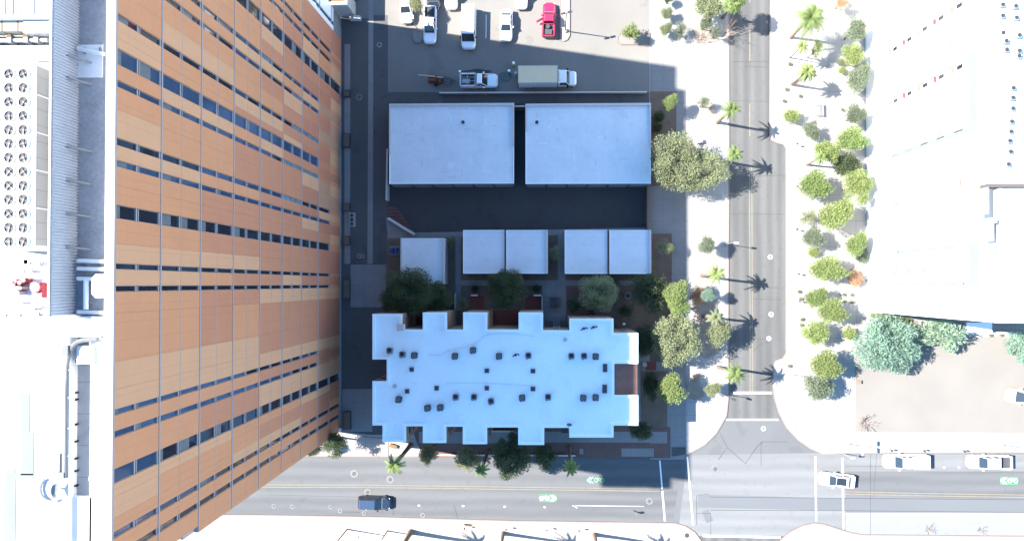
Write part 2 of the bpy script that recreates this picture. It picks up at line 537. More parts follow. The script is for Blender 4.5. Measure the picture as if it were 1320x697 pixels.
def bike_mark(cx, cy, s, filled):
    """painted sharrow: green box, white chevrons and bicycle; s=+1 points right"""
    b = MB()
    c = P(cx, cy, 0)
    def L(x, y):
        return Vector((c.x + s * x, c.y + y))
    def ln(p, q, wd, m, z):
        p, q = L(*p), L(*q)
        d = (q - p).normalized()
        nn = Vector((-d.y, d.x)) * wd / 2
        b.face([(*(p - nn), z), (*(q - nn), z), (*(q + nn), z), (*(p + nn), z)], m)
    if filled:
        ln((-1.15, 0), (1.2, 0), 1.0, 0, ZM)
    g = 1 if filled else 2
    for dx in (0, .35):
        ln((.35 + dx, .42), (.85 + dx, 0), .15, g, ZM + .004 + dx * .01)
        ln((.35 + dx, -.42), (.85 + dx, 0), .15, g, ZM + .006 + dx * .01)
    for wx in (-.85, -.05):
        for k in range(10):
            a0, a1 = k * math.pi / 5, (k + 1) * math.pi / 5
            ln((wx + .27 * math.cos(a0), .27 * math.sin(a0)), (wx + .27 * math.cos(a1), .27 * math.sin(a1)), .08, g, ZM + .012 + .0004 * k)
    ln((-.85, 0), (-.5, .3), .07, g, ZM + .018)
    ln((-.5, .3), (-.05, 0), .07, g, ZM + .02)
    ln((-.5, -.05), (-.2, .38), .07, g, ZM + .022)
    return tag(b.build('bike_lane_marking', ['green_paint', 'white_paint', 'green_light']), kind='structure')
M['green_light'] = mat('green_light', (.20, .46, .25), var=.2, scale=2)
bike_mark(706, 641.5, 1, True)
bike_mark(768, 618.2, -1, False)
bike_mark(1301, 619, -1, True)

b = MB()
zt = .018
strip_mesh(b, [(900, 645), (1090, 650), (1330, 651)], 1.75, zt, None, 0)
strip_mesh(b, [(909, 657), (915, 672)], 1.0, zt, None, 0)
strip_mesh(b, [(852.5, 630.8), (866, 631)], .22, ZM, None, 0)
tag(b.build('road_patch', 'road_patch'), kind='structure')
b = MB()
def crack(pts, wd=.05, z=.020):
    strip_mesh(b, pts, wd, z, None, 0)
crack([(1330, 643.5), (1200, 642.5), (1090, 641.5), (915, 640), (914, 636), (898, 638), (898, 676)], .06)
crack([(1330, 660), (1200, 658.5), (1090, 657.5), (916, 657), (916, 690)], .06)
crack([(926, 592), (937, 576), (961, 597), (976, 575), (983, 569)], .08)
crack([(928, 558), (937, 575)], .05)
crack([(982, 569), (1015, 569)], .05)
crack([(981, 569), (981, 600)], .05)
crack([(898, 661), (916, 661)], .05)
crack([(969, 370), (1005, 371)], .05)
crack([(968, 385), (1008, 386)], .05)
crack([(969, 437), (990, 437)], .04)
crack([(971, 452), (980, 444), (992, 440)], .05)
crack([(943, 80), (991, 80)], .05)
crack([(960, 86), (991, 87)], .05)
crack([(943, 130), (991, 131)], .04)
crack([(943, 228), (1011, 226)], .04)
crack([(943, 276), (1011, 276)], .05)
crack([(1090, 600), (1160, 601)], .04)
crack([(1122, 585), (1122, 688)], .04)
crack([(438, 659), (464, 659.5)], .07)
crack([(506, 640), (507, 664)], .03)
crack([(585, 650), (590, 668)], .03)
crack([(1130, 585), (1126, 640)], .03)
crack([(470, 640), (330, 637)], .03)
tag(b.build('road_crack', 'tar'), kind='structure')
# black comma-shaped mark
b = MB()
b.face([(*P(x, y, .024).xy, .024) for x, y in reversed([(816, 656.8), (817.5, 658.6), (820, 659.4), (822.5, 660.4), (825, 661.6), (828, 661.9), (830.3, 661),
                                                 (831, 660), (830, 658.8), (827.5, 658.5), (824, 659), (820.5, 658.4), (818, 657.2)])])
tag(b.build('dark_mark', 'mark_black'), 'black comma-shaped mark on the street near the crosswalk', 'tar patch')

# manholes
def manhole(x, y, r, label, ring='worn_white', z=.012, lid='grey_metal'):
    r *= .85
    c = P(x, y, z)
    t = thing('manhole', label, 'manhole', (c.x, c.y, z), 0, 'manhole covers in the streets')
    b = MB()
    b.disc(c.x, c.y, z, z + .022, r * .5, 16)
    b.build('cover', lid if lid != 'grey_metal' else 'road_ns', t)
    b = MB()
    b.ring(c.x, c.y, z, z + .016, r * .5, r * .92, 20)
    b.build('collar', ring, t)
for a in ((456.5, 610, .72, 'large white collared manhole between tower and palm on the upper lane'),
          (503, 617.5, .68, 'white collared manhole beside the leaning palm crown'),
          (474, 634, .66, 'faint collared manhole just above the blue car'),
          (353, 652, .42, 'small collared manhole nearest the tower on the lower lane'),
          (377, 652.5, .42, 'second small collared manhole from the tower on the lower lane'),
          (426, 653, .38, 'small manhole left of a pair ahead of the blue car'),
          (438.5, 658, .42, 'small white manhole beside the lower kerb left of the blue car'),
          (469, 661, .40, 'small manhole at the kerb directly below the blue car'),
          (545, 663.5, .46, 'small white manhole at the kerb right of the blue car'),
          (837, 645.5, .62, 'manhole next to the left crosswalk line of the street'),
          (922, 604, .72, 'large manhole inside the junction near the corner kerb'),
          (984, 552, .40, 'small bright manhole just below the north crosswalk'),
          (993, 331, .42, 'bright ringed manhole opposite the lamp post on the north street'),
          (994, 405, .42, 'bright ringed manhole on the north street beside a palm shadow'),
          (991, 436, .40, 'bright ringed manhole nearest the north street bulb-out'),
          (820, 662.4, .16, 'tiny dark utility cover beside the black comma-shaped mark')):
    manhole(*a, ring='white_paint' if a[1] < 560 else 'ring_white' if 'white' in a[3] else 'worn_white')
manhole(463, 125.5, .62, 'ringed manhole in the shaded alley beside the tower', z=Zp + .03)
manhole(489, 58, .50, 'dark manhole in the shaded parking lot beside the alley', ring='grey_metal', z=Zp + .03)
manhole(885.5, 689.5, .42, 'dark disc painted as a lamp shadow on the bottom corner pavement', ring='dark_metal', lid='dark_metal', z=Zp + .006)  # flat disc standing in for the shadow of a lamp head
manhole(567, 132, .40, 'round cover against the wall above the left garage', z=Zp + .06)
manhole(462, 691.5, .30, 'grey round cover on the bottom pavement under a leaning pole', ring='grey_metal', z=Zp + .006)
manhole(1025, 549, .16, 'tiny dark cover on the white corner opposite the junction', lid='dark_metal', ring='grey_metal', z=Zp + .006)

# ------------------------------------------------------------------ office tower
NX, NY = 704.0, 366.0
XF = P(438.5, 366, 0).x
HT = 50.8
def yv(v):
    return P(438.5, v, 0).y
t = thing('office_tower', 'tall tower clad in terracotta panels with rows of dark windows', 'tower', (XF - 20, 0, 0))
tower = t
YN, YS, XW = yv(24), yv(556), -75.0
ZR = 49.0
b = MB()
SK = .21                        # the south wall runs back at an angle
def foot(v0, v1, z0, z1, x1, x0=XW):
    y0 = yv(v0)
    b.prism([(x0, y0 + SK * (x1 - x0)), (x1, y0), (x1, yv(v1)), (x0, yv(v1))], z0, z1)
foot(555.5, 24.5, 0, 41, XF - .35)
foot(551, 24.5, 41, 46, XF - .35)
foot(546, 24.5, 46, ZR, XF - .35)
b.build('wall', 'stucco_grey', t)
# parapet with a white cap
xa, xb = P(140.5, 366, HT).x, P(134.5, 366, HT).x
b = MB()
b.box(xb, yv(546), ZR, xa, yv(176), HT)
b.box(xb, yv(175.8), ZR, xa, YN, HT - 1.4)
b.prism([(XW, yv(546) + SK * (xb - XW)), (xb - .01, yv(546)), (xb - .01, yv(546) + .4), (XW, yv(546) + SK * (xb - XW) + .4)], ZR, HT)
b.build('parapet', 'tower_white', t)

FL = [0, 4.6, 9.3, 12.3, 15.3, 18.2, 21.2, 24.2, 27.2, 30.2, 33.1, 36.2, 39.15, 42.2, 45.1, 50.55]
UN = [(45.1, 50.55), (39.15, 45.1), (33.1, 39.15), (27.2, 33.1), (21.2, 27.2), (15.3, 21.2), (9.3, 15.3), (4.6, 9.3), (0, 4.6)]
PAN = ['terra_tan', 'terra_orange', 'terra_brown', 'terra_dark', 'terra_grey']
SEGS = [(52, 79.5, '111111223'), (84, 91, '111112223'), (95.5, 112.3, '111112010'), (124, 137, '111102223'), (137, 150.5, '111122330'),
        (155, 164.5, '111001044'), (169, 184, '111120234'), (184, 198.4, '100112344'), (203, 214, '011002230'), (214, 220.1, '011220330'),
        (230.1, 239.7, '100102233'), (244, 258, '111222040'), (258, 275.4, '011222344'), (280.2, 289.2, '001122300'), (293.5, 305, '112222033'),
        (305, 316.9, '112222220'), (325.5, 341, '112222233'), (341, 353.1, '000022233'), (356.9, 367, '001220323'),
        (370.8, 384, '112200000'), (384, 414, '112122233'), (414, 431, '000022233'), (431, 443.2, '000000000'), (447, 456.6, '111122233'),
        (460.9, 479.9, '112200000'), (489, 497, '000111003'), (497, 510, '011122233'), (510, 518.5, '111000231'), (522.8, 532.5, '111111222'),
        (537, 556, '111111122')]
b = MB()
for a, c, cs in SEGS:
    for (z0, z1), k in zip(UN, cs):
        c2 = c
        if c == 556:
            c2 = 546 if z0 > 45 else 551 if z0 >= 39.15 else 556
        b.box(XF - .34, yv(c2) + .006, z0 + .012, XF, yv(a) - .006, z1 - .012, int(k))
b.build('cladding', PAN, t)
# horizontal floor fins
b = MB()
for i, z in enumerate(FL[1:-1]):
    big = z in (45.1, 39.15, 33.1, 27.2, 21.2, 15.3, 9.3)
    h, d = (.085, .04) if big else (.03, .01)
    b.box(XF - .30, yv(551 if z > 41 else 555.8), z - h, XF + d, yv(52), z + h)
b.box(XF - .30, yv(546), 50.56, XF + .06, yv(175), 50.79)
b.build('floor_fin', 'mullion', t)
# window strips: (v0, v1, lowest z)
STR = [(79.5, 84, 4.6), (91, 95.5, 4.6), (112.3, 124, 0), (150.5, 155, 9.3), (164.5, 169, 9.3), (198.4, 203, 9.3), (220.1, 230.1, 9.3),
       (239.7, 244, 9.3), (275.4, 280.2, 4.6), (289.2, 293.5, 4.6), (316.9, 325.5, 4.6), (353.1, 356.9, 4.6), (367, 370.8, 4.6),
       (443.2, 447, 9.3), (456.6, 460.9, 9.3), (479.9, 489, 0), (518.5, 522.8, 0), (532.5, 537, 0)]
rnd = random.Random(5)
wins = []
for si, (a, c, zl) in enumerate(STR):
    y1, y0 = yv(a), yv(c)
    run = None
    for i in range(len(FL) - 1):
        z0, z1 = FL[i], FL[i + 1]
        if z0 < zl - .01:
            b_sp = MB()
            b_sp.box(XF - .34, y0 + .004, z0 + .01, XF - .002, y1 - .004, z1 - .01, 2 if i else 1)
            b_sp.build('spandrel', PAN, t)
            continue
        if run is None or rnd.random() < .35:
            run = rnd.choices((0, 1, 2), (.74, .19, .07))[0]
            if si in (10, 11, 12) and i < 14:
                run = 0
            if si in (13, 14):
                run = 1 if i > 4 or rnd.random() < .5 else 0
            if si in (8, 9, 6) and rnd.random() < .5 and 3 < i:
                run = 1
        cells = [(z0, z1)] if i < 14 else [(45.1, 47.95), (47.95, 50.55)]
        for q0, q1 in cells:
            wins.append((q0, q1, y0, y1, run))
def win_mesh(b, q0, q1, y0, y1, run, off=0):
    # recessed pane, frame jambs at the top, bottom and sides
    b.box(XF - .33, y0 + .04, q0 + .25, XF - .16, y1 - .04, q1 - .14, 1 + run + off)
    b.box(XF - .34, y0 + .002, q1 - .14, XF - .06, y1 - .002, q1 - .06, 0)
    b.box(XF - .34, y0 + .002, q0 + .09, XF - .04, y1 - .002, q0 + .25, 0)
    b.box(XF - .34, y0 + .002, q0 + .25, XF - .10, y0 + .04, q1 - .14, 0)
    b.box(XF - .34, y1 - .04, q0 + .25, XF - .10, y1 - .002, q1 - .14, 0)
WM = ['mullion', 'glass_dark', 'glass_blue', 'glass_teal', 'blind_grey']
M['blind_grey'] = mat('blind_grey', (.13, .15, .17), rough=.3, var=.15, scale=2)
def blind(b, q0, q1, y0, y1, f_):
    b.box(XF - .165, y0 + .06, q1 - .16 - (q1 - q0 - .45) * f_, XF - .155, y1 - .06, q1 - .16, 4)
def show(wn):
    q0, q1, y0, y1, r_ = wn
    def px(y, z):
        return NX + (XF * F / (D - z)), NY - y * F / (D - z)
    x, y = px((y0 + y1) / 2, (q0 + q1) / 2)
    return 0 if not (0 < y < 697) else (y1 - y0) * (q1 - q0) / (D - q1) ** 3
wins.sort(key=lambda q: -show(q))
for wn in wins[:99]:
    b = MB()
    win_mesh(b, *wn)
    if rnd.random() < .22:
        blind(b, *wn[:4], rnd.choice((.25, .4, .6)))
    b.build('window', WM, t)
b = MB()
for wn in wins[99:]:
    win_mesh(b, *wn)
tag(b.build('small_windows', WM, t), kind='stuff')
# north end glazing painted pale for its bright reflections, with a dark window line
b = MB()
b.box(XF - .34, yv(52) + .01, 3.6, XF + .02, yv(46), 49.2, 0)
b.box(XF - .34, yv(46), 3.6, XF - .15, yv(41), 49.2, 1)
b.box(XF - .34, yv(41), 3.6, XF + .02, yv(24), 49.2, 0)
for z in FL[1:-1]:
    b.box(XF - .32, yv(46), z - .1, XF + .06, yv(24), z + .1, 2)
b.build('corner_glazing', ['panel_white', 'glass_dark', 'mullion'], t)
b = MB()
b.box(XF - .34, yv(52), 0, XF - .02, yv(24), 3.55)
b.build('podium_wall', 'grey_metal', t)

# roof of the tower: gravel strip, white slabs
def rbox(b, x0, y0, x1, y1, z0, z1, m=0, mtop=None):
    p, q = P(x0, y0, z1), P(x1, y1, z1)
    b.box(p.x, p.y, z0, q.x, q.y, z1, m, mtop)
b = MB()
rbox(b, 92, -300, 133, 431, ZR, ZR + .05)
b.build('roof_gravel', 'roof_gravel', t)
b = MB()
rbox(b, 97, 58, 132, 100, ZR + .05, ZR + .10)  # white slab painting a patch of sun onto the gravel
b.build('white_roof_slab', 'tower_white', t)
b = MB()
rbox(b, 117, 437, 134, 760, ZR, ZR + .5)
b.build('white_roof_slab', 'tower_white', t)
b = MB()
rbox(b, 99, 446, 117.2, 469, ZR, ZR + .8)
b.build('white_roof_slab', 'tower_white', t)
b = MB()
rbox(b, -40, 408, 87, 760, ZR, ZR + .9)
b.build('white_roof_slab', 'tower_white', t)
b = MB()
rbox(b, 87, 408, 128, 434, ZR, ZR + .85)
b.build('white_roof_slab', 'tower_white', t)
b = MB()
rbox(b, 87, 640, 117, 760, ZR, ZR + .5)
b.build('white_roof_slab', 'tower_white', t)
b = MB()
rbox(b, -60, 60, 62, 76, ZR, ZR + .5)
b.build('white_roof_slab', 'tower_white', t)
b = MB()
rbox(b, -60, 330, 62, 408, ZR, ZR + .12)
b.build('white_roof_slab', 'tower_white', t)
b = MB()
rbox(b, 86.2, 434, 117, 640, ZR, ZR + .06)
b.build('roof_floor', 'roof_floor', t)
b = MB()
rbox(b, 88.5, 446, 94, 636, ZR + .06, ZR + .16)
b.build('walkway', 'beige', t)
# grey vent hatch, then roof shadows laid on as flat grey sheets
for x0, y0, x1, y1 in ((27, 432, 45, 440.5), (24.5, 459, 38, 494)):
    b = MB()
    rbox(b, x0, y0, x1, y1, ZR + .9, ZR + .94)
    b.build('hatch_and_shade', 'grey_metal', t)
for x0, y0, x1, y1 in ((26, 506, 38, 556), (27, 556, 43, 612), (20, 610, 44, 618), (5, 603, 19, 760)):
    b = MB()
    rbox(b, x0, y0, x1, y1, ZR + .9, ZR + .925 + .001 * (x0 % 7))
    b.build('roof_shadow', 'roof_shadow', t)
M['bent_duct'] = mat('bent_duct', (.155, .155, .15), var=.1)
tt = thing('bent_duct', 'pale grey duct bending down beside the floor slot of the tower roof', 'duct', P(90, 500, ZR))
b = MB()
dp = [P(x, y, ZR + 1.05) for x, y in ((126, 437), (108, 438), (99, 441), (93, 447), (89, 456), (86.5, 470), (85, 500), (84.5, 560), (84, 616))]
for i, (p_, q_) in enumerate(zip(dp, dp[1:])):
    b.tube(p_, q_, .10 if i > 4 else .16, .10 if i > 3 else .16, 8)
b.build('pipe', 'bent_duct', tt)
b = MB()
q_ = P(83.5, 452, ZR + 1.3)
b.box(q_.x - .2, q_.y - .35, ZR + .9, q_.x + .2, q_.y + .35, ZR + 1.3)
b.build('damper_box', 'bent_duct', tt)
for y in (465, 505, 514, 546, 568, 590, 606, 625):
    b = MB()
    rbox(b, 93.5, y, 98, y + 2, ZR + .06, ZR + .35)
    b.build('roof_drain', 'black', t)
for y in (477, 513, 553, 589):
    b = MB()
    p, q = P(77, y + 1, ZR + 1.5), P(91.5, y, ZR + 1.5)
    b.tube((p.x, p.y, ZR + .95), (q.x, q.y, ZR + 1.2), .04, k=6)
    b.build('davit', 'steel', t)
# big hose coil / satellite ring near the bottom of the roof
zq = ZR + .9
p = P(79, 629, zq)
tt = thing('satellite_dish', 'grey satellite dish on the blank white tower roof', 'satellite dish', (p.x, p.y, zq))
b = MB()
for k in range(14):
    a0, a1 = R(130 + k * 12), R(142 + k * 12)
    b.tube((p.x - .5 + .85 * math.cos(a0), p.y + .85 * math.sin(a0), zq + .15), (p.x - .5 + .85 * math.cos(a1), p.y + .85 * math.sin(a1), zq + .15), .09, k=6)
b.build('mount_ring', 'grey_metal', tt)
b = MB()
ls = []
for k, (r_, h) in enumerate(((.08, .35), (.3, .42), (.46, .6), (.43, .6), (.28, .45), (.06, .39))):
    ls.append([(p.x + .05 + r_ * math.cos(j * math.pi / 9) * .8, p.y + r_ * math.sin(j * math.pi / 9) * 1.2, zq + h) for j in range(18)])
b.loops(ls)
b.tube((p.x + .05, p.y, zq), (p.x + .05, p.y, zq + .4), .08)
b.build('reflector', 'grey_metal', tt)
b = MB()
b.box(p.x - .15, p.y + .75, zq, p.x + .35, p.y + 1.15, zq + .3)
b.box(p.x - .35, p.y + 1.1, zq, p.x - .05, p.y + 2.4, zq + .12)
b.build('control_box', 'grey_metal', tt)

# corrugated screen wall on the tower roof
xs0 = P(100, 200, ZR).x
zt = D - xs0 / (P(66, 200, 0).x / D)
ya, yb = P(70, -200, zt).y, P(70, 408, zt).y
b = MB()
y = yb
k = 0
pts = []
while y < ya:
    pts.append((xs0 + (.10 if k % 4 in (1, 2) else 0), y))
    y += (.05, .055, .05, .055)[k % 4]
    k += 1
q = [(xx, yy) for xx, yy in pts]
for i in range(len(q) - 1):
    b.face([(*q[i], ZR), (*q[i], zt), (*q[i + 1], zt), (*q[i + 1], ZR)])
b.face([(xs0 - .08, yb, ZR), (xs0 - .08, yb, zt), (q[0][0], yb, zt), (q[0][0], yb, ZR)])
tt = thing('screen_wall', 'long blue grey corrugated screen wall along the tower roof', 'screen wall', (xs0, (ya + yb) / 2, ZR))
b.build('corrugated_panel', 'louvre', tt)
b = MB()
b.box(xs0 - .15, yb, ZR, xs0 - .02, ya, zt + .04)
b.build('cap', 'tower_white', tt)
for y in (79, 107, 193, 235, 277, 319):
    b = MB()
    pp = P(100, y, ZR)
    b.tube((xs0 + .06, pp.y, ZR + 1.2), (xs0 + 1.0, pp.y - .15, ZR + .05), .09, k=6)
    b.build('brace', 'grey_metal', tt)
# rooftop chiller with two columns of fans
zc_ = 51.0
p, q = P(1.5, 78, zc_), P(42, 322, zc_)
tt = thing('rooftop_chiller', 'big white rooftop chiller topped by two columns of round fans', 'chiller', ((p.x + q.x) / 2, (p.y + q.y) / 2, ZR))
b = MB()
b.box(p.x, q.y, ZR + .3, q.x, p.y, zc_)
for k in range(5):
    yy = q.y + (p.y - q.y) * (k + .1) / 5
    b.box(q.x + .01, yy, ZR, q.x + .045, yy + .05, zc_ - .1)
b.build('casing', 'tower_white', tt)
b = MB()
b.box(q.x + .004, q.y + .2, ZR + .35, q.x + .03, p.y - .3, zc_ - .25)
b.build('coil', 'coil_grey', tt)
for y in (96, 114, 132, 150, 168, 185.5, 203.5, 221.5, 239.5, 257.4, 275.5, 293.6, 311.4):
    for x in (12.8, 31.2):
        c = P(x, y, zc_)
        b = MB()
        b.ring(c.x, c.y, zc_, zc_ + .10, .345, .40, 20, 0)
        b.disc(c.x, c.y, zc_ + .002, zc_ + .02, .345, 20, 1)
        a0 = rnd.random() * 6
        for k in range(4):
            a = a0 + k * math.pi / 2
            u, v = Vector((math.cos(a), math.sin(a))), Vector((-math.sin(a), math.cos(a)))
            cc = c.xy
            b.face([(*(cc + u * .05 - v * .04), zc_ + .06), (*(cc + u * .33 - v * .10), zc_ + .04), (*(cc + u * .33 + v * .10), zc_ + .08), (*(cc + u * .05 + v * .04), zc_ + .07)], 2)
        b.disc(c.x, c.y, zc_ + .03, zc_ + .10, .09, 10, 2)
        b.build('fan', ['tower_white', 'black', 'dark_metal'], tt)
# air handlers at the top left
zq = ZR + 2.2
p, q = P(-60, -60, zq), P(58, 19, zq)
tt = thing('air_handler', 'white ribbed air handling unit at the top of the tower roof', 'air handler', ((p.x + q.x) / 2, (p.y + q.y) / 2, ZR))
b = MB()
b.box(p.x, q.y, ZR + .2, q.x, p.y, zq)
b.build('casing', 'tower_white', tt)
b = MB()
for x in (7, 17, 28, 44):
    c = P(x, 0, zq)
    b.box(c.x - .03, q.y + .02, zq - .1, c.x + .03, p.y, zq + .05)
b.build('seam', 'grey_metal', tt)
b = MB()
b.box(q.x - 2.2, q.y - .9, ZR + .2, q.x - .2, q.y - .02, zq - .9)
b.build('intake', 'steel', tt)
p, q = P(-60, 26, ZR + 1.2), P(56, 40, ZR + 1.2)
tt = thing('duct', 'beige rooftop duct with dark stains below the white air handler', 'duct', ((p.x + q.x) / 2, (p.y + q.y) / 2, ZR))
b = MB()
b.box(p.x, q.y, ZR + .1, q.x, p.y, ZR + 1.2)
b.build('casing', 'beige', tt)
b = MB()
for x in (5, 20, 40):
    c = P(x, 33, ZR)
    b.box(c.x - .04, q.y - .01, ZR, c.x + .04, p.y + .01, ZR + 1.22)
b.build('seam', 'brown', tt)
for i, (y, col, lb) in enumerate(((46, 'beige', 'beige pipe with brown joints running across the tower roof'), (53, 'steel', 'grey pipe run just above the big chiller'))):
    p, q = P(-40, y, ZR + .5), P(62, y, ZR + .5)
    tt = thing('roof_pipe', lb, 'pipe', (p.x, p.y, ZR))
    b = MB()
    b.tube((p.x, p.y, ZR + .5), (q.x, p.y, ZR + .5), .16, k=10)
    b.build('pipe', col, tt)
    for x in (2, 22, 43, 56):
        b = MB()
        c = P(x, y, ZR)
        b.box(c.x - .15, p.y - .22, ZR, c.x + .15, p.y + .22, ZR + .75)
        b.build('valve', 'grey_metal' if i else 'brown', tt)
# pump cluster with red parts
p = P(34, 366, ZR)
tt = thing('pump_skid', 'tangle of red and grey pumps and pipes on the tower roof', 'pump', (p.x, p.y, ZR))
b = MB()
rp = random.Random(3)
for k in range(16):
    x, y = rp.uniform(2, 60), rp.uniform(333, 404)
    c = P(x, y, ZR)
    l = rp.uniform(.5, 2.2)
    b.tube((c.x - l / 2, c.y, ZR + .4), (c.x + l / 2, c.y, ZR + .4), rp.uniform(.03, .09), k=6)
    if k % 2:
        b.box(c.x - .2, c.y - .15, ZR + .1, c.x + .25, c.y + .15, ZR + .5)
for x in (4, 22, 40, 60):
    c = P(x, 406, ZR)
    b.box(c.x - .6, c.y - .05, ZR, c.x + .6, c.y + .05, ZR + .3)
for k in range(7):
    c = P(14 + k * 3.4, 371 + (k % 3) * 3, ZR)
    b.box(c.x - .3, c.y - .1, ZR + .12, c.x + .3, c.y + .1, ZR + .6 + .05 * k)
b.build('pipework', 'steel', tt)
b = MB()
c = P(58.5, 370, ZR)
b.disc(c.x, c.y, ZR + .12, ZR + 1.0, .38, 8)
b.box(c.x - .35, c.y - .7, ZR + .12, c.x + .35, c.y + .3, ZR + .8)
for x, y in ((30, 362), (36, 364), (41, 361), (28, 366)):
    c = P(x, y, ZR)
    b.disc(c.x, c.y, ZR + .12, ZR + .8, .17, 10)
    b.tube((c.x - .3, c.y, ZR + .6), (c.x + .4, c.y + .1, ZR + .6), .08, k=6)
b.build('pump_body', 'red_pipe', tt)
# white duct and tank on the gravel strip
zq = ZR + 1.1
p, q = P(118, 353, zq), P(134, 384, zq)
tt = thing('roof_tank', 'white tank with cut corners on the gravel strip beside the parapet', 'tank', ((p.x + q.x) / 2, (p.y + q.y) / 2, ZR))
b = MB()
x0, x1, y0, y1 = p.x, q.x, q.y, p.y
o8 = [(x0, y0 + .3), (x0 + .3, y0), (x1 - .1, y0), (x1, y0 + .2), (x1, y1 - .2), (x1 - .1, y1), (x0 + .3, y1), (x0, y1 - .3)]
b.prism(o8, ZR + .2, zq)
b.build('casing', 'tower_white', tt)
b = MB()
for xx in (x0 + .2, x1 - .3):
    b.box(xx, y0 + .3, ZR, xx + .12, y1 - .3, ZR + .2)
b.build('base', 'grey_metal', tt)
p = P(109, 382, ZR + .5)
tt = thing('roof_pipe', 'pale vertical pipe on the gravel beside the white tank', 'pipe', (p.x, p.y, ZR))
b = MB()
b.tube((p.x, p.y - .9, ZR + .35), (p.x, p.y + 1.3, ZR + .35), .17, k=10)
b.build('pipe', 'panel_white', tt)
b = MB()
b.box(p.x - .25, p.y - .5, ZR, p.x + .25, p.y - .3, ZR + .3)
b.box(p.x - .25, p.y + .7, ZR, p.x + .25, p.y + .9, ZR + .3)
b.build('support', 'grey_metal', tt)
for y, lb in ((336, 'upper thin white pipe crossing the gravel roof strip'), (346, 'lower thin white pipe crossing the gravel roof strip'), (359, 'white pipe ending at the white tank with cut corners'), (402, 'white pipe at the lower end of the gravel strip'), (63, 'slanted white pipe on the bright patch of the gravel strip')):
    p, q = P(100, y, ZR + .4), P(134, y, ZR + .4)
    tt = thing('roof_pipe', lb, 'pipe', (p.x, p.y, ZR))
    b = MB()
    b.tube((p.x, p.y, ZR + .4), (q.x, p.y - (.4 if y == 63 else .05), ZR + .4), .14, k=8)
    b.build('pipe', 'tower_white', tt)
    b = MB()
    for f_ in (.2, .8):
        b.box(p.x + (q.x - p.x) * f_ - .06, p.y - .3, ZR, p.x + (q.x - p.x) * f_ + .06, p.y + .12, ZR + .28)
    b.build('support', 'grey_metal', tt)

# ------------------------------------------------------------------ flat-roofed low buildings
def edge_loop(pts, inset):
    """inset an axis-aligned counter-clockwise polygon"""
    out = []
    k = len(pts)
    for i in range(k):
        a, c, e = Vector(pts[i - 1]), Vector(pts[i]), Vector(pts[(i + 1) % k])
        d0, d1 = (c - a).normalized(), (e - c).normalized()
        n0, n1 = Vector((-d0.y, d0.x)), Vector((-d1.y, d1.x))
        out.append(c + (n0 + n1) / (1 + n0.dot(n1)) * inset)
    return out
def ccw(pts):
    a = sum(pts[i][0] * pts[(i + 1) % len(pts)][1] - pts[(i + 1) % len(pts)][0] * pts[i][1] for i in range(len(pts)))
    return pts if a > 0 else list(reversed(pts))
def flat_building(name, label, cat, pts, h, wall, roof, rim='roof_white', rim_h=.25, rim_w=.22, group=None):
    pts = ccw([Vector(p) for p in pts])
    cx = sum(p.x for p in pts) / len(pts)
    cy = sum(p.y for p in pts) / len(pts)
    t = thing(name, label, cat, (cx, cy, 0), 0, group)
    b = MB()
    b.prism(pts, 0, h - rim_h - .02)
    b.build('wall', wall, t)
    b = MB()
    inn = edge_loop(pts, rim_w)
    for i in range(len(pts)):
        j = (i + 1) % len(pts)
        b.prism([pts[i], pts[j], inn[j], inn[i]], h - rim_h - .02, h)
    b.build('parapet', rim, t)
    b = MB()
    b.prism(inn, h - rim_h - .06, h - rim_h + .02)
    b.build('roof', roof, t)
    return t
def PR(x0, y0, x1, y1, h):
    a, c = P(x0, y0, h), P(x1, y1, h)
    return [(a.x, a.y), (c.x, a.y), (c.x, c.y), (a.x, c.y)]

M['rim_beige'] = mat('rim_beige', (.50, .46, .43), var=.05)
for (x0, x1, lb, vents) in ((502, 662.5, 'long white flat roofed garage nearest the tower below the lot', [(597, 158)]),
                            (677.5, 839, 'long white flat roofed garage nearest the street trees', [(692, 158)])):
    pts = PR(x0, 134.5, x1, 236.5, 3.3)
    t = flat_building('garage', lb, 'garage', pts, 3.3, 'wall_brown', 'roof_white_panel', rim='roof_white', rim_h=.10, rim_w=.10)
    b = MB()
    xa, yn, xb, ys = pts[0][0], pts[0][1], pts[2][0], pts[2][1]
    b.box(xa - .02, yn - .28, 3.1, xb + .02, yn + .02, 3.48)
    b.box(xa - .02, ys + 4, 3.1, xa + .20, yn - .29, 3.46) if x0 < 600 else b.box(xa - .02, ys + 7.2, 3.1, xa + .2, yn - .29, 3.46)
    b.box(xb - .18, ys + 5, 3.1, xb + .02, yn - .29, 3.46)
    b.build('fascia', 'rim_beige', t)
    for k in range(6):
        wdt = (xb - xa) / 6
        b = MB()
        b.box(xa + k * wdt + .2, ys - .04, .1, xa + (k + 1) * wdt - .2, ys + .05, 2.4)
        b.build('garage_door', 'grey_metal', t)
    rg_ = random.Random(int(x0))
    for k in range(16):
        b = MB()
        px_, py_ = rg_.uniform(xa + .8, xb - 2), rg_.uniform(ys + .6, yn - 1.6)
        sx_, sy_ = rg_.choice(((.25, 1.0), (1.1, .3), (.9, .9), (.35, .6)))
        b.box(px_, py_, 3.222, px_ + sx_, py_ + sy_, 3.226 + k * .0006)
        b.build('roof_patch', 'roof_patch_a' if k % 3 else 'roof_patch_b', t)
    for vx, vy in vents:
        c = P(vx, vy, 3.5)
        b = MB()
        b.disc(c.x, c.y, 3.2, 3.6, .13, 10)
        b.disc(c.x, c.y, 3.6, 3.72, .24, 10)
        b.build('vent', 'dark_metal', t)
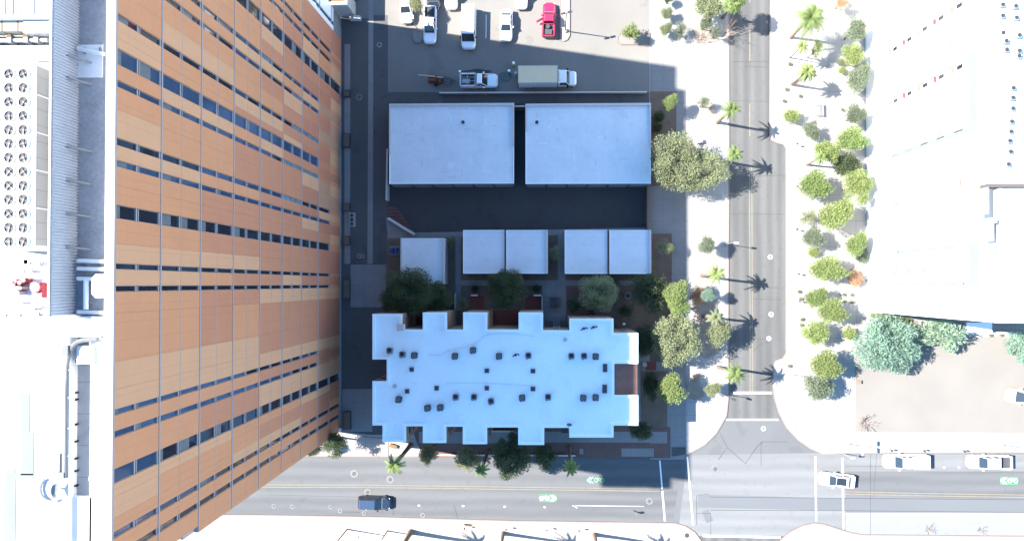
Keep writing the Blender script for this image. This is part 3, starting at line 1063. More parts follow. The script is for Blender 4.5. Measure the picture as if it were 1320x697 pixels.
for x0, y0, x1, y1, lb in ((517, 307, 573, 366, 'small white roofed cottage partly under the big dark garden tree'),
                           (597, 296.5, 651.3, 352.5, 'white roofed cottage left half of the pair beside the round garden tree'),
                           (652.6, 296.5, 706, 352.5, 'white roofed cottage right half of the pair beside the round garden tree'),
                           (728, 296.5, 784, 352.8, 'white roofed cottage left half of the pair nearest the street'),
                           (785.6, 296.5, 839, 352.8, 'white roofed cottage right half of the pair nearest the street')):
    h = 3.6
    pts = PR(x0, y0, x1, y1, h)
    t = flat_building('cottage', lb, 'cottage', pts, h, 'stucco_grey', 'roof_white_panel', rim='roof_white', rim_h=.08, rim_w=.08)
    xa, yn, xb, ys = pts[0][0], pts[0][1], pts[2][0], pts[2][1]
    b = MB()
    if x0 != 597 and x0 != 728:
        b.box(xb - .22, ys, 3.4, xb + .04, yn, 3.76)
    else:
        b.box(xb - .12, ys, 3.4, xb + .01, yn, 3.70)
    if x0 == 517:
        b.box(xa - .05, ys, 3.4, xa + .15, yn + .02, 3.74)
    b.build('fascia', 'rim_beige' if x0 != 597 and x0 != 728 else 'wall_brown', t)
    b = MB()
    b.box(xa + 1, yn - .04, .1, xa + 3.6, yn + .05, 2.3)
    b.build('garage_door', 'grey_metal', t)
    b = MB()
    b.box((xa + xb) / 2 - .5, ys - .05, .1, (xa + xb) / 2 + .5, ys + .04, 2.1)
    b.build('door', 'brown', t)

# the apartment block
HA = 9.8
OUT = [(480, 404.5), (518, 404.5), (518, 424.5), (545, 424.5), (545, 402.5), (576, 402.5), (576, 424.5), (597, 424.5), (597, 402.5), (628, 402.5), (628, 424.5),
       (668.5, 424.5), (668.5, 402.5), (700, 402.5), (700, 425.5), (734, 425.5), (734, 410.5), (791, 410.5), (791, 429), (822.5, 429), (822.5, 468.5), (792, 468.5),
       (792, 509), (822.5, 509), (822.5, 548), (791, 548), (791, 563.5), (734, 563.5), (734, 551), (701.5, 551), (701.5, 573), (668, 573), (668, 550.5),
       (627.7, 550.5), (627.7, 572), (596.5, 572), (596.5, 549.5), (575, 549.5), (575, 570.5), (545, 570.5), (545, 549), (523, 549), (523, 569.5), (493, 569.5),
       (493, 548), (480, 548), (480, 491), (498.5, 491), (498.5, 463), (480, 463)]
pts = [P(x, y, HA).xy for x, y in OUT]
t = flat_building('apartment_block', 'white roofed apartment block with notched edges beside the tower', 'apartment block', pts, HA, 'stucco_tan', 'roof_white', rim='roof_white', rim_h=.28, rim_w=.32)
apt = t
zr = HA - .26
p, q = P(792.5, 468, 9.2), P(821.5, 509, 9.2)
b = MB()
b.loops([[(p.x, q.y, 0), (q.x, q.y, 0), (q.x, p.y, 0), (p.x, p.y, 0)], [(p.x, q.y, 8.6), (q.x, q.y, 8.6), (q.x, p.y, 8.6), (p.x, p.y, 8.6)]])
b.build('wing', 'stucco_tan', t)
b = MB()
b.loops([[(p.x, q.y, 8.62), (q.x + .05, q.y + .02, 8.62), (q.x + .05, p.y - .02, 8.62), (p.x, p.y, 8.62)],
         [(p.x, q.y + .02, 9.5), (q.x + .05, q.y + .04, 8.9), (q.x + .05, p.y - .04, 8.9), (p.x, p.y - .02, 9.5)]])
b.build('tile_roof', 'tile', t)
for x, y, wx, wy in ((530.5, 476, 5.6, 5.6), (524.7, 504, 5.6, 5.6), (562.7, 500, 5.6, 6), (627.5, 477.6, 5.8, 5.6), (627.5, 500, 5.6, 5.8), (687, 478, 6, 5.6), (687, 501, 6, 5.8),
                     (780, 474, 5.6, 10.5), (779.5, 501, 6, 11)):
    c = P(x, y, zr + .2)
    sx, sy = wx * .0494, wy * .0494
    b = MB()
    b.box(c.x - sx, c.y - sy, zr, c.x + sx, c.y + sy, zr + .2, 0)
    b.box(c.x - sx + .05, c.y - sy + .05, zr + .2, c.x + sx - .05, c.y + sy - .05, zr + .24, 1)
    b.build('skylight', ['grey_metal', 'bed'], t)
c = P(516, 422, HA + .7)
b = MB()
b.box(c.x - .42, c.y - .40, zr, c.x + .42, c.y + .40, HA + .7)
b.box(c.x - .30, c.y - .28, HA + .7, c.x + .30, c.y + .28, HA + .76)
b.build('chimney', 'rim_beige', t)
b = MB()
for x, y in ((509, 497), (728.5, 437.5)):
    c = P(x, y, zr)
    b.disc(c.x, c.y, zr, zr + .16, .28, 12)
b.build('roof_cap', 'rim_beige', t)
# thin cables on the roof
def cable(px):
    b = MB()
    for i in range(len(px) - 1):
        a, c = P(*px[i], zr + .05), P(*px[i + 1], zr + .05)
        b.tube(a, c, .018, k=4)
    b.build('cable', 'cable_grey', apt)
cable([(552, 456), (560, 458), (570, 457), (580, 451), (600, 447), (616, 440), (624, 433), (634, 430), (662, 429), (690, 434)])
cable([(575, 494), (620, 493), (690, 497)])
# brackets in the dark wells
for x, y, z in ((708, 417, 4.9), (727, 417, 4.9), (728.5, 553.5, 4)):
    b = MB()
    c = P(x, y, z)
    b.box(c.x - .5, c.y - .45, z - .7, c.x + .5, c.y + .4, z)
    b.build('balcony_unit', 'dark_metal', t)
# windows and doors on the visible wall faces
bw = []
pc = ccw([Vector(p) for p in pts])
for i in range(len(pc)):
    a, c = pc[i], pc[(i + 1) % len(pc)]
    d = c - a
    L_ = d.length
    if L_ < 1.6:
        continue
    d.normalize()
    nn = Vector((d.y, -d.x))
    k = max(1, int(L_ // 3))
    for j in range(k):
        if len(bw) >= 96:
            break
        m_ = a + d * (L_ * (j + .5) / k)
        for z in (1.2, 4.3, 7.0):
            bb = MB()
            pa, pb = m_ - d * .55, m_ + d * .55
            bb.prism([pa - nn * .1, pb - nn * .1, pb + nn * .03, pa + nn * .03], z, z + 1.1, 0)
            bb.prism([pa + d * .08 + nn * .031, pb - d * .08 + nn * .031, pb - d * .08 + nn * .045, pa + d * .08 + nn * .045], z + .08, z + 1.02, 1)
            bw.append(bb)
for bb in bw[:98]:
    bb.build('window', ['rim_beige', 'glass_dark'], apt)

# condensers on the apartment roof
def condenser(label, kind, loc, rz=0, group='air conditioners on the apartment roof'):
    t = thing('condenser', label, 'air conditioner', loc, rz, group)
    b = MB()
    h = .75 if kind == 0 else .62
    s = .37
    o8 = [(-s, -s + .08), (-s + .08, -s), (s - .08, -s), (s, -s + .08), (s, s - .08), (s - .08, s), (-s + .08, s), (-s, s - .08)]
    b.prism(o8, .06, h, 0)
    for dx in (-.3, .3):
        b.box(dx - .05, -.3, 0, dx + .05, .3, .06)
    b.build('cabinet', 'dark_metal' if kind == 0 else 'grey_metal', t, local=True)
    b = MB()
    b.ring(0, 0 if kind == 0 else .08, h, h + .05, .22, .29, 16, 0)
    b.disc(0, 0 if kind == 0 else .08, h + .002, h + .02, .22, 16, 1)
    for k in range(4):
        a = k * math.pi / 2 + .5
        u, v = Vector((math.cos(a), math.sin(a), 0)), Vector((-math.sin(a), math.cos(a), 0))
        c0 = Vector((0, 0 if kind == 0 else .08, h + .035))
        b.face([c0 + u * .03 - v * .03, c0 + u * .19 - v * .05, c0 + u * .19 + v * .05, c0 + u * .03 + v * .03], 0)
    b.build('fan', ['grey_metal' if kind == 0 else 'dark_metal', 'black'], t, local=True)
    b = MB()
    b.box(-.30, -s - .10, .15, -.05, -s + .0, .5)
    b.build('service_panel', 'steel', t, local=True)
    return t
N_ = ['first', 'second', 'third', 'fourth', 'fifth', 'sixth', 'seventh', 'eighth', 'ninth', 'tenth', 'eleventh', 'twelfth', 'thirteenth', 'fourteenth']
protos = {}
def place_cond(x, y, kind, label, rz=0):
    c = P(x, y, zr)
    c = P(x, y, zr + .7)
    c.z = zr
    if kind not in protos:
        protos[kind] = condenser(label, kind, c, rz)
    else:
        dup(protos[kind], c, rz, label)
up = [(501.6, 452, 1), (518, 457, 1), (533.5, 458, 0), (586, 459, 0), (609.4, 451.5, 0), (643, 459, 0), (681, 458.5, 1), (736.6, 459, 1), (753, 459, 1), (768, 459.5, 0)]
for i, (x, y, k) in enumerate(up):
    place_cond(x, y, k, ('boxy grey' if k else 'dark rounded') + ' condenser, ' + N_[i] + ' from the tower in the upper row on the notched roof', R((i * 37) % 9 - 4))
lo = [(513.4, 515, 0), (550.6, 526, 0), (567, 525.5, 0), (587, 512, 1), (610.7, 512, 1), (632.8, 517.5, 1), (673, 513, 0), (706.5, 512, 1), (752, 513, 0), (768, 512.5, 0)]
for i, (x, y, k) in enumerate(lo):
    place_cond(x, y, k, ('boxy grey' if k else 'dark rounded') + ' condenser, ' + N_[i] + ' from the tower in the lower row on the notched roof', R((i * 53) % 14 - 7))
for x, y, lb in ((753, 423.5, 'twisted dark pipe stub, nearer the tower of two above the upper row'), (765.5, 421.8, 'twisted dark pipe stub, nearer the street of two above the upper row'),
                 (665, 457.5, 'small twisted dark pipe stub beside a boxy condenser in the upper row')):
    c = P(x, y, zr)
    t = thing('pipe_stub', lb, 'pipe', (c.x, c.y, zr), 0, 'pipe stubs on the apartment roof')
    b = MB()
    b.tube((c.x - .38, c.y - .18, zr), (c.x - .25, c.y - .02, zr + .25), .07, k=6)
    b.tube((c.x - .25, c.y - .02, zr + .25), (c.x + .3, c.y + .14, zr + .3), .07, k=6)
    b.tube((c.x + .3, c.y + .14, zr + .3), (c.x + .4, c.y + .02, zr), .07, k=6)
    b.build('pipe', 'dark_metal', t)
    b = MB()
    b.disc(c.x - .05, c.y + .04, zr, zr + .22, .16, 10)
    b.build('base', 'black', t)
c = P(733.6, 546, zr)
t = thing('satellite_dish', 'small grey dish at the lower edge of the notched apartment roof', 'satellite dish', (c.x, c.y, zr))
b = MB()
b.loops([[(c.x + r_ * math.cos(j * math.pi / 6) * 1.2, c.y + r_ * math.sin(j * math.pi / 6) * .7, zr + h_) for j in range(12)] for r_, h_ in ((.05, .3), (.2, .36), (.3, .5), (.27, .5), (.04, .34))])
b.build('reflector', 'grey_metal', t)
b = MB()
b.tube((c.x, c.y, zr), (c.x, c.y, zr + .33), .03)
b.tube((c.x, c.y, zr + .33), (c.x + .05, c.y + .1, zr + .75), .02)
b.build('mast', 'dark_metal', t)

# ------------------------------------------------------------------ small building by the tower, walls, garden pieces
h = 4.5
p, q = P(429, -60, h), P(446.5, 5.5, h)
t = flat_building('storage_building', 'low brown roofed building with a white parapet by the tower corner', 'building', PR(420, -90, 446.8, 5.6, h), h, 'stucco_grey', 'brown', rim='roof_white', rim_h=.4, rim_w=.30)
b = MB()
b.box(q.x - .03, q.y + 2.0, .1, q.x + .06, q.y + 3.0, 2.2)
b.build('door', 'dark_metal', t)
c = P(457, 22.5, 1)
t = thing('utility_cabinet', 'pale utility cabinet with a dark knob beside the low brown roofed building', 'cabinet', (c.x, c.y, 0))
b = MB()
b.box(c.x - .75, c.y - .25, .1, c.x + .75, c.y + .25, 1.0)
b.build('cabinet', 'rim_beige', t)
b = MB()
b.disc(c.x - .35, c.y, 1.0, 1.1, .12, 8)
b.build('knob', 'black', t)

def wall(name, label, cat, a, c, h, th, m, cap=None, z0=.1):
    pa, pc_ = P(*a, h).xy, P(*c, h).xy
    d = (pc_ - pa).normalized()
    nn = Vector((-d.y, d.x)) * th / 2
    mid = (pa + pc_) / 2
    t = thing(name, label, cat, (mid.x, mid.y, 0))
    b = MB()
    b.prism([pa - nn, pc_ - nn, pc_ + nn, pa + nn], z0, h - .08)
    b.build('panel', m, t)
    b = MB()
    n2 = nn * 1.15
    b.prism([pa - n2, pc_ - n2, pc_ + n2, pa + n2], h - .08, h)
    b.build('coping', cap or m, t)
    return t
wall('boundary_wall', 'low pale wall between the shaded parking lot and the long garages', 'wall', (566, 119.6), (834, 118.6), .9, .16, 'stucco_grey', 'rim_beige')
wall('boundary_wall', 'brown block wall closing the street end of the dark courtyard', 'wall', (835.5, 238), (835.5, 296), 1.8, .2, 'wall_brown')
wall('boundary_wall', 'pale wall at the alley end of the garage nearest the tower', 'wall', (499, 192), (498, 258), 1.6, .2, 'stucco_grey', 'rim_beige')
wall('boundary_wall', 'thin brown railing above the gap between the two long garages', 'wall', (663, 137), (677, 137), 2.6, .12, 'wall_brown', 'rim_beige')
wall('retaining_wall', 'slanted pale wall beside the brick ramp near the alley', 'wall', (500, 281), (534, 302), .8, .3, 'stucco_grey', 'rim_beige')
wall('garden_wall', 'short pale topped wall above the red terrace nearest the tower', 'wall', (607, 380.5), (616, 380.5), 1.4, .2, 'wall_brown', 'rim_beige')
wall('garden_wall', 'short pale topped wall above the red terrace beside the picnic slab', 'wall', (688, 380.5), (698, 380.5), 1.4, .2, 'wall_brown', 'rim_beige')
wall('garden_wall', 'pale upright wall between the big garden trees and the red terrace', 'wall', (586.5, 378), (586.5, 402), 1.4, .15, 'stucco_grey')
wall('garden_wall', 'pale upright wall at the side of the red terrace and picnic slab', 'wall', (698.8, 382), (698.8, 402), 1.2, .12, 'stucco_grey')
wall('garden_wall', 'long low pale wall along the brick pavement below the apartment block', 'wall', (560, 586), (742, 587), .6, .14, 'stucco_grey', 'rim_beige')
wall('garden_wall', 'short pale wall inside the well below the second lower roof wing', 'wall', (629, 555.5), (664, 555.5), 1.0, .15, 'stucco_grey', 'rim_beige')
c = P(714.5, 389.5, .8)
t = thing('picnic_table', 'dark picnic table on the grey garden slab', 'table', (c.x, c.y, .2))
b = MB()
b.box(c.x - .40, c.y - .75, .85, c.x + .40, c.y + .75, .93)
b.build('table_top', 'dark_metal', t)
for s in (-1, 1):
    b = MB()
    b.box(c.x + s * .72 - .13, c.y - .75, .55, c.x + s * .72 + .13, c.y + .75, .61)
    b.build('bench', 'wall_brown', t)
    b = MB()
    b.box(c.x - .75, c.y + s * .5 - .05, .48, c.x + .75, c.y + s * .5 + .05, .55)
    b.box(c.x - .08, c.y + s * .5 - .04, .2, c.x + .08, c.y + s * .5 + .04, .85)
    b.build('leg', 'dark_metal', t)
c = P(762.5, 402, .6)
t = thing('grill', 'square dark barbecue grill beside the upper edge of the apartment roof', 'grill', (c.x, c.y, .2))
b = MB()
b.box(c.x - .38, c.y - .32, .8, c.x + .38, c.y + .32, 1.15)
b.build('firebox', 'black', t)
b = MB()
for sx in (-.3, .3):
    for sy in (-.25, .25):
        b.box(c.x + sx - .04, c.y + sy - .04, .15, c.x + sx + .04, c.y + sy + .04, .8)
b.build('leg', 'dark_metal', t)
c = P(809.6, 381, .5)
t = thing('fire_pit', 'round stone fire pit in the shaded garden corner', 'fire pit', (c.x, c.y, .2))
b = MB()
b.ring(c.x, c.y, .15, .6, .33, .5, 18)
b.build('rim', 'concrete_grey', t)
b = MB()
b.disc(c.x, c.y, .15, .3, .33, 14)
b.build('ash_bed', 'soil', t)
c = P(804.5, 417.5, 3)
t = thing('garden_lamp', 'small white globe lamp in the dark well at the roof corner', 'lamp', (c.x, c.y, .2))
b = MB()
b.tube((c.x, c.y, .2), (c.x, c.y, 2.7), .05)
b.build('post', 'dark_metal', t)
b = MB()
b.loops([[(c.x + .2 * math.sin(a) * math.cos(j * math.pi / 5), c.y + .2 * math.sin(a) * math.sin(j * math.pi / 5), 2.88 - .2 * math.cos(a)) for j in range(10)] for a in (.3, .9, 1.57, 2.2, 2.9)])
b.build('globe', 'panel_white', t)
# utility pads by the alley
c = P(453.5, 283, .5)
t = thing('utility_pad', 'concrete pad with three dark boxes at the tower side of the alley', 'utility box', (c.x, c.y, .15))
b = MB()
b.box(c.x - .45, c.y - 1.0, .13, c.x + .45, c.y + 1.0, .32)
b.build('pad', 'concrete', t)
for k in (-.6, 0, .6):
    b = MB()
    b.box(c.x - .17, c.y + k - .17, .32, c.x + .17, c.y + k + .17, .62)
    b.build('box', 'dark_metal', t)
c = P(464.5, 330, .3)
t = thing('utility_pad', 'small grey pad with two meters in the middle of the shaded alley', 'utility box', (c.x, c.y, .15))
b = MB()
b.disc(c.x - .2, c.y, .13, .26, .36, 12)
b.disc(c.x + .25, c.y, .13, .25, .34, 12)
b.build('pad', 'concrete_grey', t)
b = MB()
b.box(c.x - .3, c.y - .1, .26, c.x - .1, c.y + .1, .34)
b.box(c.x + .15, c.y - .1, .25, c.x + .35, c.y + .1, .34)
b.build('meter', 'dark_metal', t)
c = P(507.5, 322.5, 1)
t = thing('utility_pad', 'grey slab with blue machinery beside the cottage by the alley', 'utility box', (c.x, c.y, .15))
b = MB()
b.box(c.x - .7, c.y - .65, .13, c.x + .7, c.y + .65, .36)
b.build('pad', 'concrete_grey', t)
for dx in (-.3, .33):
    b = MB()
    b.box(c.x + dx - .2, c.y - .4, .36, c.x + dx + .2, c.y + .35, 1.0)
    b.disc(c.x + dx, c.y + .05, 1.0, 1.1, .14, 10)
    b.build('machine', 'sign_blue', t)
# planters along the tower base
for y0, y1, lb in ((116, 125, 'upper dark planter between pavement pieces at the tower foot'), (172, 190, 'long dark planter at the tower foot beside the alley'),
                   (262, 272, 'dark planter at the tower foot just above the boxed pad'), (304, 316, 'dark planter at the tower foot near the bottom of the alley pavement'),
                   (360, 385, 'dark planter at the tower foot beside the alley slab'), (530, 553, 'large dark planter at the lower corner of the tower')):
    a, c = P(442, y0, .5), P(451 if y1 != 553 else 452, y1, .5)
    t = thing('planter', lb, 'planter', ((a.x + c.x) / 2, (a.y + c.y) / 2, .13))
    b = MB()
    b.box(a.x, c.y, .12, c.x, a.y, .5)
    b.build('box', 'dark_metal', t)
    b = MB()
    b.box(a.x + .1, c.y + .1, .5, c.x - .1, a.y - .1, .54)
    b.build('soil', 'soil', t)

# ------------------------------------------------------------------ building across the street (east)
HE = 27.8
XE = P(1117, 366, 0).x
def ye(v):
    return P(1117, v, 0).y
t = thing('hotel_building', 'white multi storey building with blue grey framed facade bays across the street', 'building', (XE + 20, ye(200), 0))
hotel = t
b = MB()
b.box(XE, ye(401.5), 0, XE + 60, ye(-420), HE - .9)
b.build('wall', 'stucco_white', t)
b = MB()
b.box(XE, ye(401.5), HE - .9, XE + .35, ye(-420), HE)
b.box(XE + .35, ye(401.5), HE - .9, XE + 60, ye(401.5) + .35, HE)
b.build('parapet', 'stucco_white', t)
b = MB()
b.box(XE + .36, ye(400.5) + .3, HE - .89, XE + 60, ye(-420), HE - .15)
b.build('roof', 'roof_white', t)
def frame(v0, v1, v2, v3, z0, z1, z2):
    b = MB()
    b.box(XE - .06, ye(v1), z0, XE + .05, ye(v0), z1)
    b.box(XE - .06, ye(v3), z0, XE + .05, ye(v2), z1)
    b.box(XE - .06, ye(v3), z1, XE + .05, ye(v0), z2)
    b.build('facade_frame', 'frame_blue', t)
frame(143.5, 147.5, 213, 218, 7.0, 23.1, 24.7)
frame(326, 331, 363.5, 367.5, 7.0, 23.1, 24.7)
b = MB()
b.box(XE - .12, ye(84.0), 6, XE + .05, ye(83.2), 25)
b.build('facade_trim', 'beige', t)
FLE = [8.0, 11.4, 14.8, 18.1, 21.5]
def ewin(v, z, wv, hz, dark, aw=True):
    y = ye(v)
    b = MB()
    b.box(XE - .06, y - wv / 2, z, XE + .03, y + wv / 2, z + hz, 0)
    b.box(XE - .08, y - wv / 2 + .08, z + .08, XE + .02, y + wv / 2 - .08, z + hz - .08, 1)
    o = b.build('window', ['stucco_white', 'glass_dark' if dark else 'glass_grey' if int(v * 7 + z) % 3 == 0 else 'blind'], t)
    return o
for v, dark in ((89, 1), (150, 1)):
    for i, z in enumerate(FLE):
        ewin(v + .5, z - .3, .62, 1.15, True)  # dark pane painted for the shade under the awning
        b = MB()
        yy = ye(v + .5)
        b.box(XE - .30, yy - .28, z - .9, XE, yy + .28, z - .78)
        b.build('window_ledge', 'red_pipe' if i % 2 else 'wall_brown', t)
for v in (183, 211.5, 272.5, 333, 370):
    for i, z in enumerate(FLE):
        y = ye(v)
        ewin(v - 2.6, z - .9, 1.1, 1.6, False)
        b = MB()
        b.box(XE - .07, y - .06, z - .6, XE + .02, y + .10, z + .75)  # dark slit for the awning edge, its shade put into the colour
        b.build('shade_slit', 'dark_metal', t)
for v in (45, 118, 166, 240, 303, 350, 388):
    for i, z in enumerate(FLE):
        ewin(v, z - .9, 1.3, 1.6, False)
# balconies with furniture
for v, z, m in ((45, 9.5, 'wall_brown'), (70, 10.4, 'wood'), (190, 10.5, 'beige'), (207, 10.6, 'beige'), (120, 20.3, 'red_pipe'), (265, 21.6, 'rust'), (281, 21.4, 'wood'), (40, 17.3, 'red_pipe')):
    y = ye(v)
    b = MB()
    b.box(XE - .50, y - .42, z - .08, XE, y + .42, z, 0)
    for k in range(5):
        b.box(XE - .50, y - .42 + k * .2, z, XE - .45, y - .36 + k * .2, z + .8, 1)
    b.box(XE - .52, y - .42, z + .8, XE - .44, y + .42, z + .86, 1)
    b.build('balcony', ['stucco_white', m], t)
b = MB()
for v, z in ((262, 19), (268, 16), (290, 8.2), (313, 11.5), (303, 11), (340, 19)):
    for k in range(2):
        b.box(XE - .10, ye(v) - .3 + k * .35, z, XE, ye(v) - .12 + k * .35, z + .9)
b.build('wall_grille', 'grey_metal', t)
# roof step, penthouse edge and louvre
zr2 = HE - .15
def PB(x0, y0, x1, y1, z0, z1, m, name):
    a, c = P(x0, y0, z1), P(x1, y1, z1)
    b = MB()
    b.box(a.x, c.y, z0, c.x, a.y, z1)
    b.build(name, m, t)
PB(1287.5, 40, 1480, 200, zr2, HE + .26, 'roof_white', 'roof_block')
PB(1285, 201.5, 1480, 233.5, zr2, HE + .06, 'roof_white', 'roof_block')
PB(1274, 236.5, 1600, 240, HE - .85, HE + .5, 'beam_grey', 'roof_beam')
PB(1272.8, 241, 1275.2, 276, HE - .85, HE + .5, 'grey_metal', 'roof_beam')
PB(1279.5, 286, 1281.8, 311, HE - .85, HE + .4, 'grey_metal', 'roof_beam')
PB(1281, 282, 1286, 287.5, HE - .85, HE + .5, 'grey_metal', 'roof_beam')
for k in range(14):
    a, c = P(1308, 318.8 + k * 3.6, zr2 + .3), P(1319.5, 320.2 + k * 3.6, zr2 + .3)
    b = MB()
    b.box(a.x, c.y, zr2, c.x + 2, a.y, zr2 + .3)
    b.build('vent_louvre', 'grey_metal', t)
for y, x0, x1 in ((322, 1280, 1293), (372, 1280, 1293), (398, 1290, 1330)):
    a, c = P(x0, y, zr2 + .6), P(x1, y + 1.2, zr2 + .6)
    b = MB()
    b.box(a.x, c.y, zr2, c.x, a.y, zr2 + .55)
    b.build('roof_curb', 'stucco_white', t)
spots = [(1301, 1), (1301, 15.5), (1301.5, 38), (1302, 50.5), (1302.5, 62), (1311, 111.5), (1310.5, 124), (1310.5, 138), (1309, 155), (1308, 168), (1306.5, 180), (1307.5, 194), (1306.5, 210)]
pr = None
for i, (x, y) in enumerate(spots):
    c = P(x, y, HE + 1.2)
    c.z = HE + .26 if 40 < y < 200 else HE + .06 if y >= 200 else zr2
    lb = 'small white rooftop air conditioner, ' + N_[i] + ' from the top of the column on the white building'
    if pr is None:
        pr = thing('rooftop_unit', lb, 'air conditioner', c, 0, 'air conditioners on the white building')
        b = MB()
        b.box(-.22, -.22, .0, .22, .22, .45)
        b.build('cabinet', 'steel', pr, local=True)
        b = MB()
        b.ring(0, 0, .45, .49, .12, .19, 14)
        b.disc(0, 0, .451, .47, .12, 14)
        b.build('fan', 'dark_metal', pr, local=True)
        b = MB()
        b.box(-.7, -.52, .0, .6, -.47, .15)
        b.build('pipe_rail', 'grey_metal', pr, local=True)
    else:
        dup(pr, c, 0, lb)
for i, (x, y) in enumerate([(1318, 3), (1319, 18), (1319, 43), (1319, 63), (1318.5, 70)]):
    c = P(x, y, HE + 1.2)
    c.z = HE + .26 if 40 < y < 200 else zr2
    dup(pr, c, 0, 'rooftop air conditioner cut by the right frame edge, ' + N_[i] + ' from the top')
# low canopy and wall below the south end
c0, c1 = P(1246, 415.5, 3.0), P(1279, 428, 3.0)
t2 = thing('canopy', 'pale blue flat canopy in the shade at the end of the white building', 'canopy', ((c0.x + c1.x) / 2, (c0.y + c1.y) / 2, .1))
b = MB()
b.box(c0.x, c1.y, 2.8, c1.x, c0.y, 3.0)
b.build('roof', 'panel_white', t2)
for x in (c0.x + .15, c1.x - .15):
    for y in (c1.y + .15, c0.y - .15):
        b = MB()
        b.box(x - .06, y - .06, .1, x + .06, y + .06, 2.8)
        b.build('post', 'grey_metal', t2)
wall('boundary_wall', 'white wall beside the pale canopy along the gravel lot', 'wall', (1243, 428.5), (1330, 429.5), 1.3, .25, 'stucco_white')
wall('boundary_wall', 'short dark wall standing across the strip between hedge and teal bush', 'wall', (1186, 413.5), (1186, 428.5), 1.2, .25, 'wall_brown', 'rim_beige')

# ------------------------------------------------------------------ vehicles
def rrect(x0, x1, hw, r0, r1, z, k=5):
    """rounded outline, counter-clockwise, r0 rear radius, r1 front radius"""
    pts = []
    for cx, cy, r, a0 in ((x1 - r1, hw - r1 * .75, r1, 0), (x0 + r0, hw - r0 * .75, r0, 90), (x0 + r0, -hw + r0 * .75, r0, 180), (x1 - r1, -hw + r1 * .75, r1, 270)):
        for j in range(k + 1):
            a = R(a0 + 90 * j / k)
            pts.append((cx + r * math.cos(a), cy + r * .75 * math.sin(a), z))
    return pts
def wheels(t, L_, wb0, wb1, hw, r=.34):
    for sx in (wb0, wb1):
        for sy in (-1, 1):
            b = MB()
            b.tube((sx, sy * (hw - .24), r), (sx, sy * (hw - .02), r), r, k=14)
            wv = b.build('wheel', 'rubber', t, local=True)
            b = MB()
            b.tube((sx, sy * (hw - .06), r), (sx, sy * (hw + .0), r), r * .6, k=10)
            b.build('rim', 'steel', wv, local=True)
